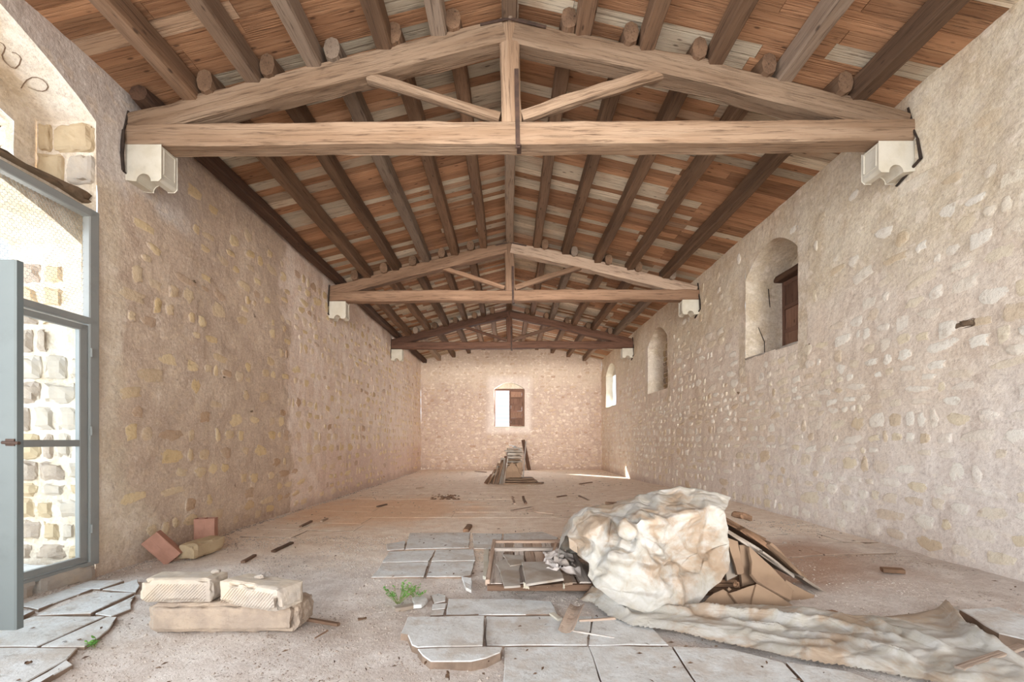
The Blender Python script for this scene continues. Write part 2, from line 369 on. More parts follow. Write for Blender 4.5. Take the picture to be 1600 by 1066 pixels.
def sheet_mat():
    t = NT('dusty_plastic_sheet'); p = t.n('TexCoord').outputs['Object']
    st = t.noise(p, 1.7, 6, .65, .6); fo = t.noise(p, 6, 6, .65, 1.0); fi = t.noise(p, 34, 4, .7)
    c = t.mix(t.step(fo, .35, .65), srgb(184, 181, 176), srgb(170, 164, 153))
    c = t.mix(t.step(st, .46, .60, 0, .8), c, srgb(158, 134, 110))
    c = t.mix(t.step(fo, .60, .72, 0, .3), c, srgb(140, 108, 82))
    vo = t.n('TexVoronoi'); vo.feature = 'DISTANCE_TO_EDGE'; t.put(vo.inputs['Vector'], t.mix(.18, p, t.n('TexNoise').outputs[1])); vo.inputs['Scale'].default_value = 5
    nrm = t.bump(t.step(vo.outputs[0], 0, .12), .22, .02, t.bump(fo, .15, .02, t.bump(fi, .3, .004)))
    t.put(t.b.inputs['Subsurface Weight'], 0.0)
    return t.done(c, nrm, .5)
M_SHEET = sheet_mat()

# ---------------------------------------------------------------- room shell
def wall_grid(fn, u0, u1, top, bot, holes, du=.13, dv=.13):
    us = set(); n = int((u1-u0)/du)
    us = {round(u0+(u1-u0)*i/n, 4) for i in range(n+1)}
    for a, b, lo, hi in holes:
        us |= {a, b}; m = max(8, int((b-a)/.07)); us |= {round(a+(b-a)*i/m, 4) for i in range(m+1)}
    us = sorted(us); V = []; Fc = []; idx = {}
    def vid(u, z):
        k = (round(u, 4), round(z, 4))
        if k not in idx: idx[k] = len(V); V.append(fn(u, z))
        return idx[k]
    for ua, ub in zip(us, us[1:]):
        if ub-ua < 1e-3: continue
        um = (ua+ub)/2; act = sorted([h for h in holes if h[0] < um < h[1]], key=lambda h: h[2](um))
        fl = [bot]+[h[3] for h in act]; ce = [h[2] for h in act]+[top]
        for lo, hi in zip(fl, ce):
            L = hi(um)-lo(um)
            if L < .005: continue
            m = max(1, round(L/dv))
            za = [lo(ua)+(hi(ua)-lo(ua))*i/m for i in range(m+1)]; zb = [lo(ub)+(hi(ub)-lo(ub))*i/m for i in range(m+1)]
            for i in range(m): Fc.append((vid(ua, za[i]), vid(ub, zb[i]), vid(ub, zb[i+1]), vid(ua, za[i+1])))
    return V, Fc
def disp(u, z, s): return .028*nz(u, z, s, .9)+.014*nz(u, z, s, 3.1)+.006*nz(u, z, s, 9)
cst = lambda c: (lambda u: c)
def arch(a, b, spring, rise): return lambda u: spring+rise*max(0, 1-((u-(a+b)/2)/((b-a)/2))**2)
def hole_line(h, n=18):                              # outline of a hole, from its sill round over the arch
    a, b, lo, hi = h
    pts = [(a, lo(a)+(hi(a)-lo(a))*i/8) for i in range(9)]+[(a+(b-a)*i/n, hi(a+(b-a)*i/n)) for i in range(1, n)]
    pts += [(b, hi(b)-(hi(b)-lo(b))*i/8) for i in range(9)]+[(b-(b-a)*i/8, lo(b)) for i in range(1, 8)]
    return pts
def reveal(name, h, place, d0, d1, mat, parent, seg=4, du=0.0):
    pts = hole_line(h); V = []; Fc = []; m = len(pts)
    for k in range(seg+1):
        d = d0+(d1-d0)*k/seg
        for u, z in pts:
            q = place(u, z, d)
            if 0 < k: q = Vector(q)+Vector((nz(q[0], q[1], q[2], 2.5), nz(q[1], q[0], q[2], 2.5), nz(q[2], q[0], q[1], 2.5)))*.02
            V.append(q)
    for k in range(seg):
        for i in range(m):
            j = (i+1) % m; Fc.append((k*m+i, k*m+j, (k+1)*m+j, (k+1)*m+i))
    return link(name, mesh(name, V, Fc), mat, parent)

# left wall with the tall arched recess (door below, barred light above)
H_REC = (1.06, 4.74, cst(-.2), arch(1.06, 4.74, 4.77, .5))
fnL = lambda u, z: (XL+disp(u, z, 3), u, z)
V, Fc = wall_grid(fnL, Y0, YB, cst(roof(XL)+.1), cst(-.25), [H_REC])
wall_left = tag(link('wall_left', mesh('wall_left', V, Fc), M_WL), kind='structure')
plL = lambda u, z, d: (XL-d+(disp(u, z, 3) if d < .01 else 0), u, z)
reveal('recess_lining', H_REC, plL, 0, .62, M_REV, wall_left, 8)
H_DOOR = (1.1, 4.74, cst(-.2), arch(1.06, 4.74, 3.49, .40)); H_LIGHT = (1.3, 4.52, cst(4.02), arch(1.3, 4.52, 4.62, .25))
fnI = lambda u, z: (XL-.15+disp(u, z, 9)*.5, u, z)
V, Fc = wall_grid(fnI, 1.06, 4.76, cst(3.98), cst(3.3), [H_DOOR], .1, .1)
link('door_arch_face', mesh('door_arch_face', V, Fc), M_REV, wall_left)
reveal('door_arch_lining', H_DOOR, lambda u, z, d: (XL-.15-d, u, z), 0, .75, M_REV, wall_left, 8)
bar('rough_ledge', (XL-.40, 1.1, 4.0), (XL-.40, 4.76, 3.96), .62, .07, M_DSTONE, wall_left, rough=.02, warp=.008, k=24, seg=40)
V, Fc = wall_grid(lambda u, z: (XL-.62+disp(u, z, 9)*.5, u, z), 1.06, 4.76, cst(5.3), cst(3.9), [H_LIGHT], .12, .12)
link('upper_light_wall', mesh('upper_light_wall', V, Fc), M_REV, wall_left)
reveal('upper_light_lining', H_LIGHT, lambda u, z, d: (XL-.62-d, u, z), 0, .22, M_REV, wall_left, 3)
for z in (4.56, 4.36): bar('window_bar', (XL-.75, 1.4, z), (XL-.75, 4.6, z), .02, .02, M_IRON, wall_left, seg=3, n=6)
# jamb stones of the recess, seen above the door frame and through the glass
for i, (x0, x1, z0, z1) in enumerate(((-4.60, -4.31, 4.12, 4.42), (-4.9, -4.62, 4.1, 4.44), (-4.72, -4.31, 4.45, 4.75), (-4.9, -4.74, 4.46, 4.74))):
    block('jamb_stone', (x1-x0-.012, .09, z1-z0-.012), TRS(((x0+x1)/2, 4.745, z0)), M_YELLOW if i > 0 else M_STONE, wall_left, rough=.02, cuts=6)
rr = random.Random(3)
z = .2
while z < 3.3:
    hgt = rr.uniform(.16, .3); x = -5.2
    while x < -4.36:
        wd = rr.uniform(.14, .36); wd = min(wd, -4.33-x)
        if wd > .08 and not (z > 2.3 and x > -4.85):
            block('jamb_rubble', (wd-.02, .08, hgt-.02), TRS((x+wd/2, 4.75, z)), (M_YELLOW, M_ROUGH, M_STONE)[rr.randrange(3)], wall_left, rough=.02, cuts=3, rnd=.02)
        x += wd
    z += hgt
# right wall with its three windows
WINR = [(7.16, 8.74, 3.0, 4.50, .42), (13.05, 14.9, 2.95, 4.45, .45), (19.3, 21.3, 2.94, 4.42, .45)]
HR = [(a, b, cst(s), arch(a, b, sp, ri)) for a, b, s, sp, ri in WINR]
fnR = lambda u, z: (XR-disp(u, z, 17), u, z)
V, Fc = wall_grid(fnR, Y0, YB, cst(roof(XR)+.1), cst(-.25), HR)
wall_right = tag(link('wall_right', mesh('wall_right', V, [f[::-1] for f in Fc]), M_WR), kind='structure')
# back wall
H_BW = (-.72, .78, cst(2.1), arch(-.72, .78, 3.95, .32))
fnB = lambda u, z: (u, YB-disp(u, z, 31), z)
V, Fc = wall_grid(fnB, XL, XR, lambda u: roof(u)+.05, cst(-.2), [H_BW])
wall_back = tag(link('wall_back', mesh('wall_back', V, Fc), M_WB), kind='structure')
def panelled_leaf(name, c, ax, wdt, hgt, mat, parent, rows, cols=1, th=.05):
    """Framed shutter leaf: stiles, rails and sunk panels; c = lower corner, ax = horizontal unit vector."""
    ax = Vector(ax); c = Vector(c); up = Vector((0, 0, 1)); nrm = ax.cross(up)
    root = bar(name, c+ax*.04, c+ax*.04+up*hgt, .08, th, mat, parent, up=nrm, seg=4, k=24)
    bar('stile', c+ax*(wdt-.04), c+ax*(wdt-.04)+up*hgt, .08, th, mat, root, up=nrm, seg=4, k=24)
    for i in range(rows+1):
        z = .04+(hgt-.08)*i/rows
        bar('rail', c+ax*.08+up*z, c+ax*(wdt-.08)+up*z, th, .08, mat, root, seg=3, k=24)
    for i in range(rows):
        z0, z1 = .08+(hgt-.08)*i/rows, (hgt-.08)*(i+1)/rows
        for j in range(cols):
            a = .08+(wdt-.16)*(j+.5)/cols
            bar('panel', c+ax*a+up*z0, c+ax*a+up*z1, (wdt-.16)/cols, .015, mat, root, up=nrm, seg=2, k=10)
    return root
plB = lambda u, z, d: (u, YB+d-(disp(u, z, 31) if d < .01 else 0), z)
w1 = empty('window_1', (0, YB, 2.1), 'arched window in the far end wall, right half shuttered', kind='structure')
reveal('lining', H_BW, plB, 0, .30, M_LIME, w1, 4)
fr = bar('window_frame', (-.70, YB+.28, 2.10), (-.70, YB+.28, 3.98), .07, .08, M_SHUT, w1, up=(0, 1, 0), seg=3, k=24)
bar('window_frame', (.76, YB+.28, 2.10), (.76, YB+.28, 3.98), .07, .08, M_SHUT, w1, up=(0, 1, 0), seg=3, k=24)
bar('window_frame', (-.73, YB+.28, 3.95), (.78, YB+.28, 3.95), .08, .09, M_SHUT, w1, seg=3, k=24)
bar('window_sill', (-.73, YB+.15, 2.09), (.78, YB+.15, 2.09), .34, .06, M_LIME, w1, seg=8, k=24)
panelled_leaf('shutter_leaf', (.02, YB+.26, 2.13), (1, 0, 0), .71, 1.80, M_SHUT, w1, 5, 1)
sp = [(-.75+1.56*i/16, arch(-.72, .78, 3.95, .36)(-.75+1.56*i/16)) for i in range(17)]
link('tympanum', mesh('tympanum', [(x, YB+.29, 3.97) for x, z in sp]+[(x, YB+.29, z+.03) for x, z in sp], [(i, i+1, 18+i, 17+i) for i in range(16)]), M_REV, w1)
for i in range(8): bar('window_bar', (-.66, YB+.36, 2.35+.2*i), (.02, YB+.36, 2.35+.2*i), .012, .012, M_IRON, w1, seg=1, n=5)
plR = lambda u, z, d: (XR+d-(disp(u, z, 17) if d < .01 else 0), u, z)
for i, (h, wr) in enumerate(zip(HR, WINR)):
    a, b, s, spr, ri = wr; dep = (.76, .55, .32)[i]
    w = empty('window_%d' % (i+2), (XR, (a+b)/2, s), kind='structure')
    reveal('lining', h, plR, 0, dep, (M_REV, M_REV, M_LIME)[i], w, 6)
    ls = [(a-.02+(b-a+.04)*k/16) for k in range(17)]; hi = arch(a, b, spr, ri)
    Xd = XR+dep-.02
    if i == 0:
        w['label'] = 'deep arched window with a closed panelled shutter in the right wall'
        link('tympanum', mesh('tympanum', [(Xd, y, spr+.02) for y in ls]+[(Xd, y, hi(y)+.03) for y in ls], [(k, k+1, 18+k, 17+k) for k in range(16)]), M_REV, w)
        bar('wooden_lintel', (Xd-.1, a-.02, spr+.02), (Xd-.1, b+.02, spr+.02), .22, .12, M_PLATE, w, seg=6)
        panelled_leaf('shutter_leaf', (Xd-.03, a+.02, s+.02), (0, 1, 0), (b-a)/2-.03, spr-s-.06, M_SHUT, w, 3)
        panelled_leaf('shutter_leaf', (Xd-.03, (a+b)/2+.01, s+.02), (0, 1, 0), (b-a)/2-.03, spr-s-.06, M_SHUT, w, 3)
        for q in ((b-.004, 3.05, .36, 3.35, .35), (b-.004, 3.35, .35, 3.62, .24), (b-.004, 4.0, .46, 4.35, .43)):
            bar('crack', (XR+q[2], q[0], q[1]), (XR+q[4], q[0], q[3]), .02, .012, M_DARK, w, seg=6, rough=.006, warp=.02, n=5)
        bar('window_sill', (XR+.02, a, s), (XR+.02, b, s), .06, .035, M_LAUZE2, w, seg=14, rough=.01, warp=.004)
    elif i == 1:
        w['label'] = 'blind arched window niche walled up with rubble in the right wall'
        link('infill', mesh('infill', [(Xd, y, s-.02) for y in ls]+[(Xd, y, hi(y)+.03) for y in ls], [(k, k+1, 18+k, 17+k) for k in range(16)]), M_REV, w)
        q = random.Random(5); z = s+.02
        while z < 4.75:
            hh = q.uniform(.12, .22); y = a+.03
            while y < b-.1:
                ww = q.uniform(.15, .4); ww = min(ww, b-.03-y)
                if z+hh < hi(y+ww/2): block('rubble_stone', (.08, ww-.02, hh-.02), TRS((Xd-.01, y+ww/2, z)), q.choice((M_YELLOW, M_ROUGH)), w, rough=.02, cuts=3, rnd=.02)
                y += ww
            z += hh
    else:
        w['label'] = 'bright open arched window in the right wall nearest the far end'
        link('tympanum', mesh('tympanum', [(Xd, y, spr+.0) for y in ls]+[(Xd, y, hi(y)+.03) for y in ls], [(k, k+1, 18+k, 17+k) for k in range(16)]), M_LIME, w)
        bar('window_sill', (XR+.15, a, s), (XR+.15, b, s), .34, .04, M_LIME, w, seg=8, k=24)

# rubble stones bedded in the mortar
def stone_shape(k):
    q = random.Random(100+k); n = 9; V = []; ring = []
    for i in range(n):
        a = 2*math.pi*i/n; e = (abs(math.cos(a))**3.2+abs(math.sin(a))**3.2)**(-1/3.2)
        rr_ = q.uniform(.68, 1.12); ring.append((math.cos(a+q.uniform(-.15, .15))*e*rr_*.5, math.sin(a)*e*rr_*.5))
    V = [(x, y, -.4) for x, y in ring]+[(x*.84, y*.84, .55+q.uniform(-.15, .15)) for x, y in ring]+[(x*.45, y*.45, 1+q.uniform(-.3, .25)) for x, y in ring]+[(0, 0, 1)]
    Fc = []
    for r in (0, n):
        for i in range(n):
            j = (i+1) % n; Fc += [(r+i, r+j, r+n+j, r+n+i)]
    for i in range(n): Fc.append((2*n+i, 2*n+(i+1) % n, 3*n))
    return V, Fc
SHAPES = [stone_shape(k) for k in range(14)]
RIM = [0.0]*9+[.62]*9+[1.0]*10
def rim_attr(me, n):
    at = me.attributes.new('rim', 'FLOAT', 'POINT'); at.data.foreach_set('value', RIM*n)
def stones(wall, mat, place, lay, limit):
    """lay = list of (u, z, w, h, relief) sorted nearest first; the first ones are parts, the rest one stuff part."""
    mes = []
    for V, Fc in SHAPES:
        me = mesh('stone', V, Fc); me.shade_smooth(); rim_attr(me, 1); me.materials.append(mat); mes.append(me)
    q = random.Random(11); rest = []
    for i, (u, z, w, h, rel) in enumerate(lay):
        k = q.randrange(14); rel *= .45; M = place(u, z) @ Matrix.Rotation(q.uniform(-.16, .16), 4, 'Z') @ Matrix.Diagonal((w, h, rel, 1))
        if i < limit:
            link('stone', mes[k], None, wall, M)
        else: rest.append(([tuple(M @ Vector(v)) for v in SHAPES[k][0]], SHAPES[k][1]))
    if rest:
        o = joined('small_stones', rest, mat, wall); o.data.shade_smooth(); rim_attr(o.data, len(rest)); tag(o, kind='stuff')
def basis(ux, uz, n, p): return Matrix.Translation(p) @ Matrix((Vector(ux), Vector(uz), Vector(n))).transposed().to_4x4()
placeL = lambda u, z: basis((0, 1, 0), (0, 0, 1), (1, 0, 0), fnL(u, z))
placeR = lambda u, z: basis((0, -1, 0), (0, 0, 1), (-1, 0, 0), fnR(u, z))
placeB = lambda u, z: basis((1, 0, 0), (0, 0, 1), (0, -1, 0), fnB(u, z))
def courses(u0, u1, z0, z1, keep, wlo, whi, hlo, hhi, seed, cut, rel=.03, fill=.86):
    q = random.Random(seed); out = []; z = z0
    while z < z1:
        h = q.uniform(hlo, hhi); u = u0+q.random()*.2
        while u < u1:
            w = q.uniform(wlo, whi)*q.choice((.6, .8, 1, 1, 1.3, 1.5)); uc = u+w/2; zc = z+h/2+q.uniform(-.02, .02)+.03*nz(u, z, 0, .7)
            if q.random() < keep(uc, zc) and not cut(uc, zc, w/2, h/2):
                s = q.uniform(.6, 1.2); out.append((uc, zc, w*fill, h*fill*s, rel*q.uniform(.5, 1.3)))
            u += w
        z += h
    return out
def cutter(hs, m=.0):
    def f(u, z, hw, hh):
        for a, b, lo, hi in hs:
            if a-hw-m < u < b+hw+m and lo(u)-hh-m*.3 < z < max(hi(min(max(u, a), b)), lo(u))+hh+m*.5: return True
        return False
    return f
def keepL(u, z):
    if z > 5.0 or u < 4.9: return 0
    if u < 5.15 and z > .9: return 0
    if z > 4.2 and u < 6.2: return 0
    return .50 if u < 9.2 else .62
lay = courses(4.8, YB, .1, 5.15, keepL, .20, .44, .16, .28, 21, cutter([H_REC], .05), .034, .85)
lay.sort(key=lambda s: s[0]); stones(wall_left, M_SL, placeL, lay, 290)
def keepR(u, z):
    if u < 3.5 or z > 5.15: return 0
    if z > 3.9: return .22
    return .88 if z < 2.6 else .72
lay = courses(3.5, YB, .22, 5.2, keepR, .16, .40, .12, .24, 22, cutter(HR, .22), .030, .88)
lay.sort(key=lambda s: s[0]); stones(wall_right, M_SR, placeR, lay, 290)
lay = courses(XL+.05, XR-.05, .1, 6.2, lambda u, z: 0 if z > roof(u)-.2 else (.85 if abs(u-.03) > 1.2 or z < 1.7 or z > 4.6 else .0), .16, .36, .12, .2, 23, cutter([H_BW], .25), .03, .86)
stones(wall_back, M_SB, placeB, lay, 0)
# pale render bands framing the side windows
for (a, b, s, spr, ri) in WINR[:2]:
    for u0, u1 in ((a-.24, a-.004), (b+.004, b+.24)):
        V = []; n = 12
        for i in range(n+1):
            z = s-.45+(spr-s+.55)*i/n
            for u in (u0+(.06*nz(z, u0, 0, 3) if u0 < a else 0), u1+(.06*nz(z, u1, 0, 3) if u1 > b else 0)):
                p = Vector(fnR(u, z)); p.x -= .006; V.append(p)
        link('window_surround', mesh('window_surround', V, [(2*i, 2*i+2, 2*i+3, 2*i+1) for i in range(n)]), M_REV, wall_right)
# broken plaster edges round the beam sockets
def crack(wall, pts, r=.012):
    for p, q in zip(pts, pts[1:]): bar('crack', p, q, r*2.4, r*2, M_DARK, wall, seg=8, rough=.018, warp=.01, n=6)
for ty in TR:
    d = ty-5.1; k = 1
    crack(wall_left, [Vector((XL+.01, y+d, z)) for y, z in ((5.12, 5.16), (5.06, 4.90), (5.04, 4.64), (5.06, 4.45), (5.33, 4.42))])
    crack(wall_right, [Vector((XR-.012, y+d, z)) for y, z in ((5.17, 5.22), (5.12, 4.98), (5.06, 4.80), (5.02, 4.55), (5.32, 4.42))])
for (u, z, w, h) in ((6.9, 2.35, .2, .09), (6.2, 3.55, .13, .1), (7.6, 1.9, .1, .06), (5.9, 2.2, .07, .07)):
    block('dark_stone', (.04, w, h), TRS((XL+.0, u, z)), M_DSTONE, wall_left, cuts=5, rough=.02, rnd=.02)
for (u, z, w, h) in ((5.3, 2.45, .15, .10), (4.55, 2.55, .25, .12), (6.9, 2.85, .07, .08), (9.0, 2.35, .05, .08), (4.9, 1.15, .06, .05)):
    block('dark_stone', (.03, w, h), TRS((XR-.0, u, z)), M_DSTONE, wall_right, cuts=5, rough=.02, rnd=.02)

# charcoal writing on the arch soffit
def on_soffit(x, y):
    D = 4.2
    for _ in range(30):
        z = H_REC[3](D)-.012; D = D*.5+.5*(z-EYE)*F/(CY-y)
    return Vector(((x-CX)*D/F, D, H_REC[3](D)-.012))
for st in (((0, 66), (5, 69), (8, 74), (6, 81), (3, 86), (5, 93), (10, 99), (17, 105), (24, 107), (30, 101), (33, 92), (30, 87), (24, 83), (19, 82)), ((33, 138), (37, 131), (42, 125), (50, 121), (58, 121), (67, 125), (73, 131), (75, 136), (72, 141), (66, 143), (58, 142), (50, 139), (44, 136))):
    pts = [on_soffit(*p) for p in st]
    for p, q in zip(pts, pts[1:]): bar('charcoal_mark', p, q, .009, .003, M_COAL, wall_left, seg=2, n=5, rough=0, warp=0)

# ---------------------------------------------------------------- floor
def gn(X, Y):
    h = gz(X, Y); f = 1-ss(5, 9, Y)
    return h-.012*f+(.022*nz(X, Y, 0, 1.1)+.012*nz(X, Y, 5, 3.5)+.006*nz(X, Y, 2, 11))*(f*.9+.12)
ys = [Y0]; 
while ys[-1] < YB: ys.append(ys[-1]+(.07 if 2 < ys[-1] < 7 else .16 if ys[-1] > 0 else .5))
xs = [XL-.05+(XR-XL+.1)*i/120 for i in range(121)]
V = [(x, y, gn(x, y)) for y in ys for x in xs]; n = 121
Fc = [(j*n+i, j*n+i+1, (j+1)*n+i+1, (j+1)*n+i) for j in range(len(ys)-1) for i in range(n-1)]
floor = tag(link('floor', mesh('floor', V, Fc), M_GROUND, smooth=True), kind='structure')
SLABS = [
 [(637, 964), (757, 962), (755, 1009), (652, 1011), (643, 1008), (636, 992), (626, 990)],
 [(652, 1014), (700, 1012), (785, 1010), (784, 1019), (760, 1028), (737, 1033), (672, 1034), (660, 1024)],
 [(759, 963), (925, 963), (917, 1008), (760, 1008)],
 [(788, 1011), (920, 1010), (943, 1078), (786, 1078)],
 [(700, 936), (800, 936), (862, 940), (872, 960), (697, 961)],
 [(672, 930), (684, 927), (697, 930), (698, 939), (678, 943)], [(676, 944), (698, 942), (696, 951), (675, 953)], [(674, 954), (695, 953), (694, 960), (672, 961)],
 [(597, 880), (670, 878), (663, 901), (580, 902)], [(673, 878), (742, 877), (737, 898), (720, 901), (666, 901)],
 [(607, 862), (680, 860), (670, 877), (597, 879)], [(682, 859), (740, 858), (743, 876), (674, 877)],
 [(640, 833), (735, 832), (732, 856), (633, 858)], [(738, 833), (785, 834), (782, 858), (740, 857)],
 [(787, 834), (848, 831), (872, 840), (868, 850), (786, 848)], [(603, 850), (633, 845), (632, 858), (605, 860)],
 [(922, 1010), (1049, 1010), (1094, 1078), (945, 1078)], [(1051, 1010), (1140, 1014), (1226, 1036), (1264, 1078), (1096, 1078)],
 [(927, 963), (1005, 966), (1046, 1008), (919, 1008)], [(1228, 1034), (1330, 1050), (1400, 1078), (1268, 1078)],
 [(27, 946), (106, 920), (146, 920), (60, 952)], [(24, 954), (54, 954), (24, 968)],
 [(108, 919), (141, 907), (194, 907), (155, 920)], [(148, 926), (210, 926), (141, 958), (58, 961)],
 [(160, 921), (215, 905), (219, 915), (212, 925)], [(148, 959), (211, 930), (203, 942), (205, 951), (173, 963)],
 [(-90, 1008), (-90, 998), (-20, 985), (55, 963), (164, 963), (58, 1010)], [(167, 964), (182, 964), (173, 982), (134, 1010), (64, 1010)],
 [(-90, 1012), (122, 1012), (104, 1030), (28, 1072), (-90, 1100)], [(106, 1031), (113, 1038), (53, 1072), (34, 1072)],
 [(-40, 990), (20, 966), (20, 972), (-30, 996)],
 [(1500, 952), (1560, 948), (1640, 975), (1640, 1008), (1560, 990)],
]
LIFT = {0: .035, 1: .035, 23: .012, 30: .0, 31: .06}
for i, s in enumerate(SLABS):
    up = LIFT.get(i, .004) + (.010 if i < 20 else .016)
    pts = [PG(x, y, up) for x, y in s]
    # seen from above counter-clockwise, a joint of some 8 mm left all round
    c = sum(pts, Vector())/len(pts); pts = [p+(c-p).normalized()*.002 for p in pts]
    ar = sum(a.x*b.y-b.x*a.y for a, b in zip(pts, pts[1:]+pts[:1]))
    if ar < 0: pts.reverse()
    prism('paving_slab', pts, (0, 0, -.07), M_SLAB, floor, jit=.008, seg=.12, seed=i, side=M_SOIL)
# the rest of the pavement, half lost in dust
q = random.Random(8); y = 5.0
def free(X, Y):
    px, py = CX+X*F/Y, CY+(EYE-gz(X, Y))*F/Y
    return not (560 < px < 880 and py > 826)
rows = 0
while y < 22.0:
    d = q.uniform(.5, .62)*(1+.04*(y-5)); x = XL+.05+q.random()*.4; far = y
    while x < XR-.25:
        w = min(q.uniform(.7, 1.2), XR-.05-x); xc, yc = x+w/2, y+d/2
        ok = (xc > 1.9 or y > 8.2 or (xc < -2.2 and y > 6.3)) and free(x, y) and free(x+w, y) and q.random() < .85 and w > .3
        if ok:
            pts = [Vector((a, b, gz(a, b)+.003+.004*nz(xc, yc, 1, 2))) for a, b in ((x+.006, y+.006), (x+w-.006, y+.006), (x+w-.006, y+d-.006), (x+.006, y+d-.006))]
            prism('paving_slab', pts, (0, 0, -.05), M_GROUND, floor, jit=.006, seg=.3, bevel=.002, seed=xc, side=M_SOIL)
        x += w
    y += d
q = random.Random(9); items = []
for _ in range(26000):
    Y = 2.3+4.6*q.random()**1.3; X = q.uniform(-4.2, 4.4)*(.3+.7*min(1, Y/4))
    if nz(X, Y, 0, 1.3)+q.random()*.5 < .12: continue
    items.append(pebble((X, Y, gn(X, Y)-.001), q.uniform(.002, .008)*(1+Y/6)*(1.6 if q.random() < .06 else 1), .7, q))
for _ in range(1500):
    Y = q.uniform(4, 21); X = (XL+.02+abs(q.gauss(0, .06)))
    items.append(pebble((X, Y, gn(X, Y)), q.uniform(.006, .02), .7, q))
tag(joined('gravel', items, M_PEB, floor), kind='stuff')
items = []
for _ in range(1500):
    Y = 2.4+18*q.random()**1.5; X = q.uniform(-4.1, 4.4)
    if nz(X, Y, 7, .9) < .0: continue
    L = q.uniform(.006, .018)*(1+Y/7); a = q.random()*6.3; c, s = math.cos(a)*L, math.sin(a)*L; zz = max(gn(X, Y), gz(X, Y)+.008)+.014
    items.append(([(X-c, Y-s, zz), (X+s*.35, Y-c*.35, zz+.003), (X+c, Y+s, zz+.006), (X-s*.35, Y+c*.35, zz+.009)], [(0, 1, 2, 3)]))
tag(joined('leaf_litter', items, M_LITTER, floor), kind='stuff')
# stone threshold under the door, pavement outside
th = [(1.1, 2.2), (2.22, 3.3), (3.32, 4.12), (4.14, 4.72)]
for a, b in th: block('threshold_stone', (.16, b-a-.01, .19), TRS((XL-.045, (a+b)/2, .0)), M_STONE, floor, cuts=8, rough=.01)
q = random.Random(14)
for i in range(3):
    y = 1.1
    while y < 4.7:
        L = min(q.uniform(.5, .9), 4.72-y); x0 = XL-.13-.5*i
        if L > .1: prism('outer_paving_slab', [(x0-.49, y, .175), (x0, y, .175), (x0, y+L-.015, .175), (x0-.49, y+L-.015, .175)], (0, 0, -.06), M_SLAB, floor, seed=y+i)
        y += L
outside = mesh('outside_ground', [(-60, -30, .0), (XL-.1, -30, .0), (XL-.1, 60, .0), (-60, 60, .0), (XR+.1, -30, 0), (60, -30, 0), (60, 60, 0), (XR+.1, 60, 0), (XL-.1, -30, 0), (XR+.1, -30, 0), (XR+.1, Y0, 0), (XL-.1, Y0, 0), (XL-.1, YB+.4, 0), (XR+.1, YB+.4, 0), (XR+.1, 60, 0), (XL-.1, 60, 0)], [(0, 1, 2, 3), (4, 5, 6, 7), (8, 9, 10, 11), (12, 13, 14, 15)])
tag(link('ground_outside', outside, M_GROUND), kind='structure')

# ---------------------------------------------------------------- roof boards
ceiling = empty('ceiling', (0, 5, 6.4), kind='structure')
def board_data(x0, x1, y0, y1, side, q, dz):
    s = (.25 if side < 0 else .232); V = []
    for t in (0, .022):
        for X, Y in ((x0, y0), (x1, y0), (x1, y1), (x0, y1)):
            V.append(((X-x0)*math.sqrt(1+s*s)*side, Y, t+dz))
    M = Matrix.Translation((x0*side, 0, roof(side*x0))) @ Matrix.Rotation(math.atan(s)*side, 4, 'Y')
    return V, [(0, 1, 2, 3), (7, 6, 5, 4), (0, 4, 5, 1), (1, 5, 6, 2), (2, 6, 7, 3), (3, 7, 4, 0)], M
q = random.Random(17); y = 3.6; rest = []; cnt = 0
while y < YB+.05:
    w = q.uniform(.13, .21)
    for side in (-1, 1):
        lim = abs(XL if side < 0 else XR)+.06; br = sorted((0, q.choice((.72, 1.45, 2.15))+q.uniform(-.04, .04), q.choice((2.75, 3.45))+q.uniform(-.04, .04), lim))
        for a, b in zip(br, br[1:]):
            V, Fc, M = board_data(a+.002, b-.002, y+.0025, y+w-.0025, side, q, q.uniform(0, .006))
            if cnt < 296: link('board', mesh('board', V, Fc), M_BOARD, ceiling, M)
            else:
                Vw = V if False else [tuple(M @ Vector(v)) for v in V]; rest.append((Vw, Fc))
            cnt += 1
    y += w
tag(joined('far_boards', rest, M_BOARD, ceiling), kind='stuff')
for side in (-1, 1):
    lim = abs(XL if side < 0 else XR)+.6
    sh = [(0, Y0-.3, 6.43+.03), (side*lim, Y0-.3, roof(side*lim)+.03), (side*lim, YB+.6, roof(side*lim)+.03), (0, YB+.6, 6.46)]
    prism('roof_light_seal', sh if side > 0 else sh[::-1], (0, 0, .05), M_PLATE, ceiling, seg=9, jit=0)  # unseen plate added above the boards to keep skylight out of the gaps

